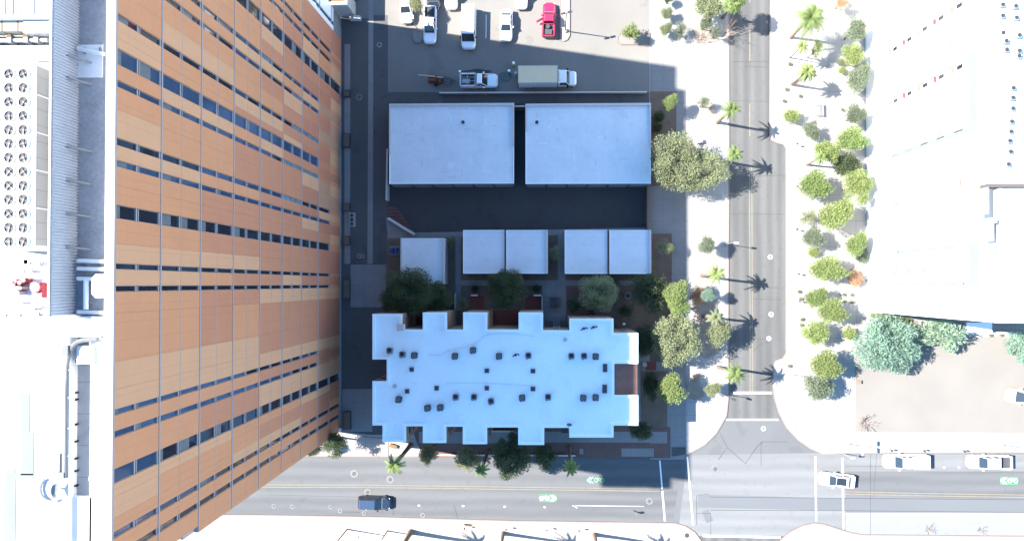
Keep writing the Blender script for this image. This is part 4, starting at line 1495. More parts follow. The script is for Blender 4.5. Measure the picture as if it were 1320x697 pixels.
def vehicle(name, label, cat, px, py, heading, paint, L_=4.6, Wd=1.82, kind='sedan', z=.0, group=None, roofmat=None, extra=None):
    c = P(px, py, .8)
    t = thing(name, label, cat, (c.x, c.y, z), R(heading), group)
    h = L_ / 2
    hw = Wd / 2
    zb = .98 if kind in ('pickup', 'utility') else .92
    if kind == 'van':
        zb = 1.15
    b = MB()
    b.loops([rrect(-h + .08, h - .1, hw - .08, .28, .5, .28), rrect(-h, h, hw, .3, .62, .55), rrect(-h + .02, h - .04, hw - .01, .3, .64, zb - .18),
             rrect(-h + .07, h - .22, hw - .10, .3, .66, zb)], 0)
    if kind == 'sedan':
        c0, c1, r0, r1, zt_ = -h + .55, h - 1.35, -h + 1.15, h - 2.15, 1.44
    elif kind == 'suv':
        c0, c1, r0, r1, zt_ = -h + .12, h - 1.15, -h + .45, h - 1.95, 1.68
    elif kind == 'van':
        c0, c1, r0, r1, zt_ = -h + .10, h - .95, -h + .18, h - 1.75, 2.15
    else:
        c0, c1, r0, r1, zt_ = -h + 2.35, h - 1.45, -h + 2.5, h - 2.2, 1.78
        if kind == 'pickup_short':
            c0, r0 = -h + 1.75, -h + 1.95
    b.build('body', paint, t, local=True, smooth=False)
    wm_ = .14 if kind != 'van' else .07
    tp = .28 if kind != 'van' else .14
    b = MB()
    b.loops([rrect(c0, c1, hw - wm_, .12, .22, zb - .02), rrect(r0, r1, hw - tp, .12, .16, zt_)], 0)
    b.build('windows', 'glass_car', t, local=True)
    b = MB()
    b.loops([rrect(r0 - .06, r1 + .05, hw - tp + .02, .12, .16, zt_ - .03), rrect(r0 + .02, r1 - .03, hw - tp - .07, .14, .16, zt_ + .045)], 0)
    for sy in (-1, 1):                       # pillars
        for (xa, xb_) in ((c1 - .02, r1), (c0 + .03, r0), ((c0 + c1) / 2 - .1, (r0 + r1) / 2 - .1)):
            b.tube((xa, sy * (hw - wm_ + .0), zb), (xb_, sy * (hw - tp + .0), zt_), .05, k=5)
    if kind == 'van':
        b.box(c0, -(hw - .085), zb, r1 - .5, hw - .085, zt_ - .05)
    b.build('roof', roofmat or paint, t, local=True)
    for sy in (-1, 1):
        b = MB()
        b.box(c1 - .62, sy * (hw - .02), zb + .04, c1 - .40, sy * (hw + .18), zb + .20)
        b.build('mirror', paint if kind != 'van' else 'black', t, local=True)
        b = MB()
        b.box(h - .36, sy * (hw - .52), .62, h - .08, sy * (hw - .20), .76)
        b.build('headlight', 'lamp_clear', t, local=True)
        b = MB()
        b.box(-h - .01, sy * (hw - .35), .66, -h + .08, sy * (hw - .10), .86)
        b.build('taillight', 'lamp_red', t, local=True)
    b = MB()
    b.box(-h - .03, -hw + .2, .34, -h + .06, hw - .2, .52)
    b.box(h - .12, -hw + .35, .34, h + .03, hw - .35, .50)
    b.build('bumper', 'grey_metal', t, local=True)
    b = MB()                                 # shut lines of bonnet and boot
    b.box(c1 + .02, -hw + .18, zb + .001, c1 + .06, hw - .18, zb + .008)
    for sy in (-1, 1):
        b.box(c1 + .06, sy * (hw - .22), zb + .001, h - .7, sy * (hw - .20), zb + .006)
    b.build('bonnet_seam', 'grey_metal', t, local=True)
    if kind in ('pickup', 'pickup_short', 'utility'):
        b = MB()
        b.box(-h + .14, -hw + .20, zb - .02, c0 - .08, hw - .20, zb + .005)
        b.build('bed_floor', 'bed', t, local=True)
        b = MB()
        for sy in (-1, 1):
            b.box(-h + .05, sy * (hw - .20), zb - .05, c0 - .02, sy * (hw - .05), zb + .32)
        b.box(-h + .03, -hw + .05, zb - .05, -h + .13, hw - .05, zb + .32)
        b.box(c0 - .10, -hw + .05, zb - .05, c0 - .02, hw - .05, zb + .32)
        b.build('bed_rail', paint, t, local=True)
    wheels(t, L_, -h + .85, h - .9, hw)
    return t
ZL = Zp + .012
vehicle('car', 'dark blue hatchback driving on the street below the notched white roof', 'car', 482, 648, -1, 'car_navy', 4.55, 1.85, 'suv', .012, roofmat='car_blue')  # bluer roof colour carries the reflection, body stays navy
v = vehicle('car', 'white sedan with dark glass roof crossing the right crosswalk', 'car', 1079, 618.5, 174, 'car_white', 4.9, 1.85, 'sedan', .016)
b = MB()
b.box(-1.0, -.50, 1.487, .35, .50, 1.497)
b.build('sunroof', 'glass_car', v, local=True)
v = vehicle('pickup', 'white pickup with covered bed parked nearest the white corner', 'pickup', 1168, 594.5, 180, 'car_white', 6.1, 1.95, 'pickup', .012, group='pickups parked along the right street')
b = MB()
b.loops([rrect(-2.9, -.82, .84, .1, .1, 1.2), rrect(-2.82, -.86, .78, .1, .1, 1.42)])
b.build('bed_cover', 'car_white', v, local=True)
vehicle('pickup', 'white pickup with open grey bed parked nearest the right frame edge', 'pickup', 1275, 595, 180, 'car_white', 5.8, 1.9, 'pickup_short', .012, group='pickups parked along the right street')
vehicle('car', 'white car parked on the gravel lot at the right edge', 'car', 1318, 511.5, 172, 'car_white', 4.6, 1.9, 'suv', Zp + .1)
LOTG = 'vehicles parked in the sunny lot'
vehicle('car', 'white sedan half under the small tree at the lot corner', 'car', 523.5, 10, -88, 'car_white', 4.5, 1.8, 'sedan', ZL, LOTG)
vehicle('car', 'black car between white vehicles cut by the top edge', 'car', 559, -8, -90, 'car_black', 4.6, 1.85, 'suv', ZL, LOTG)
vehicle('pickup', 'small white pickup half in tower shade beside the kerbed island', 'pickup', 554.5, 33, -91, 'car_white', 5.2, 1.82, 'pickup_short', ZL, LOTG)
vehicle('car', 'white car next to the black one, cut by the top edge', 'car', 581.5, -8, -89, 'car_white', 4.5, 1.82, 'suv', ZL, LOTG)
vehicle('van', 'long white van with its bonnet in the tower shade', 'van', 604.5, 37, -91, 'car_white', 5.9, 2.0, 'van', ZL, LOTG)
vehicle('car', 'white sedan parked alone between van and red pickup', 'car', 652.5, 33, -91, 'car_white', 4.5, 1.8, 'sedan', ZL, LOTG)
vehicle('car', 'white car above the red pickup, cut by the top edge', 'car', 672, -9, -91, 'car_white', 4.6, 1.85, 'suv', ZL, LOTG)
v = vehicle('pickup', 'crimson pickup with open door and grey tool box in its bed', 'pickup', 707.5, 26, 88, 'car_red', 4.9, 1.8, 'pickup_short', ZL, LOTG)
b = MB()
b.prism([(.10, .88), (.20, .90), (-.30, 1.75), (-.40, 1.70)], .45, 1.02)
b.build('door', 'car_red', v, local=True)
b = MB()
b.box(-2.2, -.5, .96, -1.5, .5, 1.2)
b.disc(-1.15, .1, .98, 1.33, .30, 14)
b.build('tool_box', 'bed', v, local=True)

# utility pickup with racks
v = vehicle('utility_truck', 'white utility pickup with rack towing a rusty trailer in the shade', 'truck', 617.5, 104.5, 0, 'car_white', 5.3, 1.95, 'utility', ZL)
b = MB()
for x in (-2.4, -1.5, -.5):
    for s in (-.85, .85):
        b.tube((x, s, 1.2), (x, s, 1.75), .04, k=5)
    b.tube((x, -.85, 1.75), (x, .85, 1.75), .04, k=5)
for s in (-.85, -.3, .2, .85):
    b.tube((-2.6, s, 1.77), (-.4, s, 1.77), .035, k=5)
b.box(-2.3, -.5, 1.0, -1.2, .1, 1.4)
b.build('rack', 'steel', v, local=True)
b = MB()
b.tube((-2.55, .95, .9), (-2.55, .95, 1.9), .04, k=6)
b.loops([[(-2.55 + .17 * math.sin(a) * math.cos(j * math.pi / 4), .95 + .17 * math.sin(a) * math.sin(j * math.pi / 4), 2.0 - .17 * math.cos(a)) for j in range(8)] for a in (.3, 1, 1.57, 2.2, 2.9)])
b.build('beacon', 'panel_white', v, local=True)
# equipment trailer
c = P(565, 103.5, .7)
tr = thing('equipment_trailer', 'rusty equipment trailer with a long pale wooden boom', 'trailer', (c.x, c.y, ZL), R(-3))
b = MB()
b.box(.85, -.55, .5, 1.65, .55, .56)
for k in range(6):
    b.box(.85, -.55 + k * .2, .56, 1.65, -.50 + k * .2, .95)
b.build('mesh_deck', 'grey_metal', tr, local=True)
b = MB()
b.box(-1.4, -.45, .4, .85, .45, .55)
b.tube((1.6, 0, .5), (2.5, -.05, .5), .06, k=6)
b.tube((1.6, .45, .5), (2.3, 0, .5), .05, k=6)
b.tube((1.6, -.45, .5), (2.3, 0, .5), .05, k=6)
b.box(-1.2, -.3, .55, -.3, .35, 1.1)
b.box(.0, -.4, .55, .5, .2, .9)
b.tube((-.2, -.3, .6), (-.2, .4, 1.2), .12, k=8)
b.build('chassis', 'rust', tr, local=True)
b = MB()
b.loops([[(-2.7, .30, 1.3), (-2.7, .30 + .16, 1.3), (-2.7, .46, 1.46), (-2.7, .30, 1.46)], [(.7, .18, .95), (.7, .34, .95), (.7, .34, 1.11), (.7, .18, 1.11)]])
b.build('boom', 'wood', tr, local=True)
for s in (-1, 1):
    b = MB()
    b.tube((-.3, s * .5, .3), (-.3, s * .68, .3), .3, k=12)
    b.build('wheel', 'rubber', tr, local=True)
# box truck
c = P(705, 102.5, 1.0)
v = thing('box_truck', 'white cab box truck with a long beige cargo box in the shade', 'truck', (c.x, c.y, ZL), 0)
b = MB()
b.box(-3.9, -1.18, 1.0, 1.45, 1.18, 3.3, 0, 1)
b.build('cargo_box', ['truck_side', 'truck_box'], v, local=True)
b = MB()
for s in (-1.19, 1.15):
    b.box(-3.92, s, 3.27, 1.47, s + .04, 3.33)
b.box(-3.95, -1.19, 3.27, -3.91, 1.19, 3.33)
b.box(1.455, -1.19, 3.27, 1.5, 1.19, 3.33)
b.build('box_edge', 'steel', v, local=True)
b = MB()
b.box(-3.8, -.5, .55, 3.4, .5, .98)
b.box(-4.1, -1.1, .6, -3.95, 1.1, .75)
b.build('chassis', 'dark_metal', v, local=True)
b = MB()
b.loops([rrect(1.55, 4.05, 1.0, .1, .5, .5), rrect(1.55, 4.1, 1.02, .1, .5, 1.2), rrect(1.55, 3.85, .94, .1, .5, 1.42)])
b.build('bonnet', 'car_white', v, local=True)
b = MB()
b.loops([rrect(1.58, 3.15, .97, .1, .2, 1.40), rrect(1.60, 2.65, .86, .1, .18, 2.18)])
b.build('windows', 'glass_car', v, local=True)
b = MB()
b.loops([rrect(1.57, 2.70, .89, .1, .18, 2.15), rrect(1.62, 2.62, .80, .1, .18, 2.26)])
b.box(1.56, -.96, 1.4, 1.8, .96, 2.15)
for s in (-1, 1):
    b.tube((3.1, s * .93, 1.42), (2.65, s * .84, 2.17), .05, k=5)
b.build('cab_roof', 'car_white', v, local=True)
b = MB()
for k in range(5):
    b.box(1.62, -.62 + k * .30, 2.265, 1.78, -.5 + k * .30, 2.33)
b.build('marker_lamp', 'lamp_clear', v, local=True)
for s in (-1, 1):
    b = MB()
    b.box(2.75, s * 1.0, 1.45, 2.95, s * 1.28, 1.8)
    b.build('mirror', 'black', v, local=True)
wheels(v, 8, -2.4, 3.2, 1.1, .42)

# ------------------------------------------------------------------ people (workers behind the box truck)
def person_mat(name, shirt, trousers):
    m = bpy.data.materials.new(name)
    m.use_nodes = True
    nt = m.node_tree
    tc = nt.nodes.new('ShaderNodeTexCoord')
    sp = nt.nodes.new('ShaderNodeSeparateXYZ')
    nt.links.new(tc.outputs['Object'], sp.inputs[0])
    mr = nt.nodes.new('ShaderNodeMath')
    mr.operation = 'DIVIDE'
    mr.inputs[1].default_value = 2.0
    nt.links.new(sp.outputs[2], mr.inputs[0])
    cr = nt.nodes.new('ShaderNodeValToRGB')
    cr.color_ramp.interpolation = 'CONSTANT'
    e = cr.color_ramp.elements
    e[0].position, e[0].color = 0, (.03, .02, .015, 1)
    e[1].position, e[1].color = .06, (*trousers, 1)
    for p_, c_ in ((.48, shirt), (.745, (.36, .20, .13))):
        k = e.new(p_)
        k.color = (*c_, 1)
    nt.links.new(mr.outputs[0], cr.inputs[0])
    nt.links.new(cr.outputs[0], nt.nodes['Principled BSDF'].inputs[0])
    return m
def person(label, px, py, rz, shirt, trousers, hat, step=.12):
    vs = [(0, 0, .96), (0, .01, 1.18), (0, .0, 1.40), (0, .01, 1.53), (0, .03, 1.64), (0, .02, 1.74),
          (.19, 0, 1.42), (.25, -.02, 1.16), (.23, .16, 1.0), (.22, .22, .97), (-.19, 0, 1.42), (-.25, 0, 1.16), (-.24, .10, .98), (-.23, .15, .93),
          (.10, 0, .90), (.11, step, .50), (.11, step * .6, .09), (.12, step * .6 + .17, .05),
          (-.10, 0, .90), (-.11, -step * .3, .50), (-.11, -step, .09), (-.12, -step + .17, .05)]
    es = [(0, 1), (1, 2), (2, 3), (3, 4), (4, 5), (2, 6), (6, 7), (7, 8), (8, 9), (2, 10), (10, 11), (11, 12), (12, 13), (0, 14), (14, 15), (15, 16), (16, 17),
          (0, 18), (18, 19), (19, 20), (20, 21)]
    rs = [.15, .14, .16, .06, .105, .08, .075, .05, .035, .03, .075, .05, .035, .03, .095, .065, .045, .035, .095, .065, .045, .035]
    me = bpy.data.meshes.new('person')
    me.from_pydata(vs, es, [])
    o = bpy.data.objects.new('person', me)
    C.objects.link(o)
    md = o.modifiers.new('Skin', 'SKIN')
    for i, r_ in enumerate(rs):
        me.skin_vertices[0].data[i].radius = (r_, r_ * .8)
    me.skin_vertices[0].data[0].use_root = True
    md.use_smooth_shade = True
    s = o.modifiers.new('Sub', 'SUBSURF')
    s.levels = s.render_levels = 1
    me.materials.append(person_mat('clothes', shirt, trousers))
    c = P(px, py, 1.0)
    o.location = (c.x, c.y, ZL)
    o.rotation_euler = (0, 0, rz)
    WORLD0[o.name] = (c.x, c.y, ZL)
    tag(o, label, 'person', 'workers behind the box truck')
    b = MB()
    prof = ((.155, 1.70), (.15, 1.71), (.135, 1.78), (.09, 1.84), (.02, 1.86))
    b.loops([[(r_ * math.cos(j * math.pi / 7), .025 + r_ * 1.15 * math.sin(j * math.pi / 7), z) for j in range(14)] for r_, z in prof])
    b.loops([[(r_ * math.cos(j * math.pi / 7), .05 + r_ * 1.2 * math.sin(j * math.pi / 7), z) for j in range(14)] for r_, z in ((.18, 1.695), (.18, 1.71))])
    b.build('hard_hat', hat, o, local=True, smooth=True)
    return o
M['hivis'] = mat('hivis', (.30, .55, .05), var=.1)
p1 = person('worker in a green high visibility vest and white hard hat behind the truck', 662, 83.5, R(200), (.20, .42, .06), (.03, .035, .06), 'panel_white')
b = MB()
b.loops([[(.24 * math.cos(a), .17 * math.sin(a), 1.08) for a in [j * math.pi / 6 for j in range(12)]], [(.25 * math.cos(a), .18 * math.sin(a), 1.46) for a in [j * math.pi / 6 for j in range(12)]]], bot=False, top=False)
b.build('vest', 'hivis', p1, local=True)
person('worker in a dark shirt and pale hat standing on the manhole patch', 657, 94, R(80), (.05, .08, .07), (.04, .04, .05), 'panel_white')
person('worker in a pink shirt close to the tail of the truck', 665, 96.5, R(270), (.34, .20, .19), (.03, .03, .05), 'rim_beige')
c = P(652, 99, ZL)
t = thing('puddle', 'dark greenish wet patch on the asphalt between the two trucks', 'puddle', (c.x, c.y, Zp + .02))
b = MB()
b.face([(c.x + .95 * math.cos(a) * (1 + .15 * math.sin(3 * a)), c.y + .85 * math.sin(a) * (1 + .1 * math.cos(2 * a)), Zp + .02) for a in [j * math.pi / 10 for j in range(20)]])
M['wet'] = mat('wet', (.085, .10, .085), rough=.25, var=.2)
b.build('water', 'wet', t)
c = P(615, 93, ZL)
t = thing('puddle', 'dark oil stain on the asphalt beside the utility pickup', 'stain', (c.x, c.y, Zp + .02))
b = MB()
b.face([(c.x + 2.0 * math.cos(a) * (1 + .2 * math.sin(3 * a)), c.y + .38 * math.sin(a) * (1 + .2 * math.cos(4 * a)), Zp + .022) for a in [j * math.pi / 10 for j in range(20)]])
b.build('stain', 'courtyard', t)

# ------------------------------------------------------------------ poles, meters, small street furniture
def pole(name, label, cat, px, py, h, arms=(), r=.07, m='grey_metal', z=Zp, group=None, base=True):
    c = P(px, py, z)
    t = thing(name, label, cat, (c.x, c.y, z), 0, group)
    b = MB()
    b.tube((c.x, c.y, z), (c.x, c.y, z + h), r, r * .65, 8)
    b.build('pole', m, t)
    if base:
        b = MB()
        b.disc(c.x, c.y, z, z + .35, r * 3.2, 12)
        b.build('base', 'concrete', t)
    for ax, ay in arms:
        b = MB()
        b.tube((c.x, c.y, z + h - .1), (c.x + ax * .8, c.y + ay * .8, z + h + .05), .04, k=6)
        a_ = b.build('arm', m, t)
        b = MB()
        q = Vector((c.x + ax, c.y + ay, z + h + .02))
        d = Vector((ax, ay, 0)).normalized()
        nn = Vector((-d.y, d.x, 0))
        b.loops([[q - d * .32 - nn * .16 + Vector((0, 0, k)), q + d * .3 - nn * .12 + Vector((0, 0, k)), q + d * .3 + nn * .12 + Vector((0, 0, k)), q - d * .32 + nn * .16 + Vector((0, 0, k))] for k in (-.06, .06)])
        b.build('lamp_head', m, t)
    return t
pole('lot_light', 'tall lot light pole with double arms on the kerbed island', 'light pole', 728.5, 40, 6.4, ((.45, .1), (-.45, -.1)), .09, 'dark_metal', Zp + .1)
pole('lot_light', 'slim light pole on the shaded island beside the small white pickup', 'light pole', 538.5, 39, 3.6, ((0, .4),), .06, 'steel', Zp + .1)
pole('street_lamp', 'curved arm street lamp between two palms on the north street kerb', 'street lamp', 936, 314.5, 3.4, ((.5, -.05),), .06, 'steel')
pole('street_lamp', 'street lamp beside a palm at the corner planting of the north street', 'street lamp', 934, 508, 2.9, ((.5, -.2),), .06, 'dark_metal')
pole('street_lamp', 'slim street lamp on the white pavement right of the crosswalk', 'street lamp', 1093, 571.5, 4.3, ((0, .7), (0, -.3)), .05, 'steel', base=False)
pole('street_lamp', 'slim street lamp on the white pavement above the right pickup', 'street lamp', 1290, 572.5, 4.6, ((0, .6),), .05, 'steel', base=False)
pole('traffic_signal', 'short signal post at the white corner beside the crossing sedan', 'traffic signal', 1088, 584.5, 2.2, ((.22, 0),), .05, 'steel', base=False)
pole('street_sign', 'thin sign pole on the white plaza by the bottom dark shrub', 'street sign', 1019, 482, 3.0, (), .05, 'steel', base=False)
pole('street_sign', 'thin sign pole at the top of the north street kerb', 'street sign', 942, 17.5, 2.2, (), .04, 'steel', base=False)
pole('lamp_post', 'bare dark post leaning out of view left of the bottom driveway', 'post', 447.5, 681.5, 5.4, (), .11, 'wall_brown', base=False)
pole('lamp_post', 'bare dark post leaning out of view right of the bottom driveway', 'post', 499.5, 683.5, 3.6, (), .11, 'wall_brown', base=False)
t = None
for i, (x, y, lb) in enumerate(((653, 678.3, 'parking meter by the bottom kerb, left of three'), (705, 679.2, 'parking meter by the bottom kerb, middle of three'), (746, 680, 'parking meter by the bottom kerb, right of three'),
                                (1144, 578, 'parking meter above the covered white pickup'), (1186, 578.5, 'parking meter between the two white pickups, closer to the covered one'), (1237, 579, 'parking meter just left of the open bed pickup'),
                                (1024, 187.5, 'parking meter beside the north street bulb-out'), (1024, 241.5, 'parking meter beside the north street left of a dark round tree'), (1024, 296, 'parking meter on the plaza between lamp post height and big bright tree'),
                                (1026, 353, 'parking meter left of the wide bright bush on the plaza'), (1027, 388, 'parking meter lowest along the north street plaza'),
                                (600, 677, 'parking meter by the bottom kerb near a palm shadow'))):
    c = P(x, y, Zp)
    c.z = Zp
    if t is None:
        t = thing('parking_meter', lb, 'parking meter', c, 0, 'parking meters along the kerbs')
        b = MB()
        b.tube((0, 0, 0), (0, 0, 1.0), .035, k=6)
        b.build('post', 'grey_metal', t, local=True)
        b = MB()
        b.loops([rrect(-.09, .09, .10, .04, .04, 1.0), rrect(-.11, .11, .12, .05, .05, 1.15), rrect(-.08, .08, .10, .04, .04, 1.38)])
        b.build('meter_head', 'dark_metal', t, local=True)
    else:
        dup(t, c, 0, lb)
c = P(1055, 143, Zp)
t = thing('bench', 'narrow grey slatted bench standing upright in view on the white plaza', 'bench', (c.x, c.y, Zp))
b = MB()
for dx in (-.28, -.10, .10):
    b.box(c.x + dx, c.y - .85, Zp + .42, c.x + dx + .10, c.y + .85, Zp + .46)
b.build('seat', 'grey_metal', t)
b = MB()
b.box(c.x + .26, c.y - .85, Zp + .46, c.x + .31, c.y + .85, Zp + .85)
b.build('backrest', 'grey_metal', t)
for s in (-.7, .7):
    b = MB()
    b.box(c.x - .28, c.y + s - .04, Zp, c.x + .3, c.y + s + .04, Zp + .42)
    b.build('leg', 'dark_metal', t)
def vault(label, px, py, sx, sy, h, m, cat='utility box', rz=0):
    c = P(px, py, h)
    t = thing('utility_box', label, cat, (c.x, c.y, Zp), R(rz))
    b = MB()
    b.box(-sx, -sy, 0, sx, sy, h)
    b.build('box', m, t, local=True)
    b = MB()
    b.box(-sx - .03, -sy - .03, h, sx + .03, sy + .03, h + .04)
    b.build('lid', m, t, local=True)
vault('square dark box on the pavement between corner trees', 898, 485.5, .36, .38, .25, 'wall_brown')
vault('dark litter box at the edge of the sprawling pavement tree', 902, 182, .35, .25, .7, 'grey_metal', rz=20)
vault('dark oblong box on the sunlit pavement under the apartment corner', 507, 574.5, .5, .22, .35, 'brown', rz=-18)
vault('small dark box on the white plaza beside the gravel lot', 1107, 492, .25, .2, .5, 'wall_brown')
vault('small pale box at the entry path of the garden corner', 831, 469.5, .25, .25, .5, 'rim_beige')
vault('dark box on the shaded tower corner pavement', 436.5, 553.5, .30, .18, .4, 'panel_white')
wall('bike_rack', 'thin low rail on the bottom pavement above a palm shadow', 'bike rack', (598, 676.5), (608, 677.5), .8, .06, 'wall_brown')

# ------------------------------------------------------------------ vegetation
def leaf_mesh(name, seed, nleaf, size, clumps, rc, flat, aspect=.55, up=.65, radial=0.0, stretch=(1, 1)):
    rg = random.Random(seed)
    cs = []
    while len(cs) < clumps:
        p = Vector((rg.uniform(-1, 1), rg.uniform(-1, 1), rg.uniform(-.8, 1)))
        if .25 < p.length < 1:
            r_ = rc * rg.uniform(.6, 1.25)
            p = p * (1.0 - r_ * .75) * rg.uniform(.8, 1.08)
            if rg.random() < .16:
                p *= 1.16
                r_ *= .7
            cs.append((Vector((p.x * stretch[0], p.y * stretch[1], p.z * flat)), r_))
    vs, fs = [], []
    tot = sum(r_ ** 2 for _, r_ in cs)
    for c, r_ in cs:
        for _ in range(int(nleaf * r_ * r_ / tot)):
            d = Vector((rg.gauss(0, 1), rg.gauss(0, 1), rg.gauss(0, 1) + .25)).normalized()
            q = c + Vector((d.x, d.y, d.z * .8)) * r_ * rg.random() ** .4 * (1.18 if rg.random() < .1 else 1)
            nrm = (Vector((rg.gauss(0, 1), rg.gauss(0, 1), rg.gauss(0, 1))).normalized() + Vector((0, 0, up)) + d * .4).normalized()
            a = nrm.orthogonal().normalized()
            a = Matrix.Rotation(rg.random() * 6.28, 3, nrm) @ a
            if radial:
                o_ = (q - nrm * q.dot(nrm))
                if o_.length > 1e-3:
                    a = (a * (1 - radial) + o_.normalized() * radial).normalized()
            bb = nrm.cross(a)
            s = size * rg.uniform(.6, 1.35)
            k = len(vs)
            vs += [q - a * s * .5, q + bb * s * aspect * .5, q + a * s * .5, q - bb * s * aspect * .5]
            fs.append((k, k + 1, k + 2, k + 3))
    me = bpy.data.meshes.new(name)
    me.from_pydata([tuple(v) for v in vs], [], fs)
    me.update()
    return me, cs
def trunk_mesh(cs, hz, rg, thick=.075):
    """unit trunk: ground at z=-hz, limbs to the clumps"""
    b = MB()
    fork = Vector((rg.uniform(-.06, .06), rg.uniform(-.06, .06), -hz * .45))
    b.tube((0, 0, -hz), fork, thick, thick * .75, 8)
    for c, r_ in cs[:14]:
        mid = (fork + c) * .5 + Vector((rg.uniform(-.08, .08), rg.uniform(-.08, .08), .05))
        b.tube(fork, mid, thick * .5, thick * .33, 5)
        b.tube(mid, c, thick * .33, thick * .12, 5)
    me = bpy.data.meshes.new('trunk')
    me.from_pydata([tuple(v) for v in b.v], [], b.f)
    return me
VAR = {}
for k, a in {'A': (7500, .080, 30, .40, .8), 'A2': (7500, .080, 28, .42, .8), 'B': (8000, .082, 24, .40, .75), 'B2': (8000, .082, 26, .38, .75),
             'C': (3600, .068, 26, .33, .7), 'H': (2600, .12, 12, .45, .75), 'G': (16000, .056, 52, .31, .75), 'G2': (13000, .060, 40, .33, .75)}.items():
    VAR[k] = leaf_mesh('foliage', hash(k) % 97 if False else sum(map(ord, k)), a[0], a[1], a[2], a[3], a[4])
VAR['D'] = leaf_mesh('foliage', 11, 11000, .13, 70, .27, .7, aspect=.20, up=.3, radial=.55)
VAR['D2'] = leaf_mesh('foliage', 12, 2600, .20, 20, .36, .7, aspect=.22, up=.3, radial=.55)
VAR['E'] = leaf_mesh('foliage', 14, 900, .30, 9, .5, .75, aspect=.22, up=.6, radial=.8)
CACHE = {}
rt = random.Random(21)
def tree(name, label, cat, px, py, rpx, var, col, zc=None, sx=1.0, sy=1.0, group=None, trunk=True):
    R0 = rpx * .109 * (1.33 if px > 1000 and rpx < 30 else 1.10)
    if zc is None:
        zc = max(R0 * 1.25, 1.6) if trunk else R0 * .8
    zc += .15
    R_ = R0 * (D - zc) / D
    c = P(px, py, zc)
    me, cs = VAR[var]
    hz = round((zc - .12) / R_, 1)
    t = thing(name, label, cat, (c.x, c.y, .12), rt.random() * 6.28 if sx == sy else 0, group)
    key = (var, col)
    if key not in CACHE:
        m2 = me.copy()
        m2.materials.clear()
        m2.materials.append(M['leaf_' + col])
        CACHE[key] = m2
    o = bpy.data.objects.new('crown' if trunk else 'foliage', CACHE[key])
    C.objects.link(o)
    o.parent = t
    o.location = (0, 0, zc - .12)
    o.scale = (R_ * sx * 1.04, R_ * sy * 1.04, R_)
    kt = (var, hz)
    if kt not in CACHE:
        m3 = trunk_mesh(cs, hz, rt, .075 if trunk else .03)
        m3.materials.append(M['bark'])
        CACHE[kt] = m3
    o = bpy.data.objects.new('trunk' if trunk else 'stem', CACHE[kt])
    C.objects.link(o)
    o.parent = t
    o.location = (0, 0, zc - .12)
    o.scale = (R_, R_, (zc - .12) / (R_ * hz) * R_)
    return t
GW, GE, GG, GS = 'street trees west of the north street', 'trees on the white plaza', 'trees in the shaded garden', 'street trees below the apartment block'
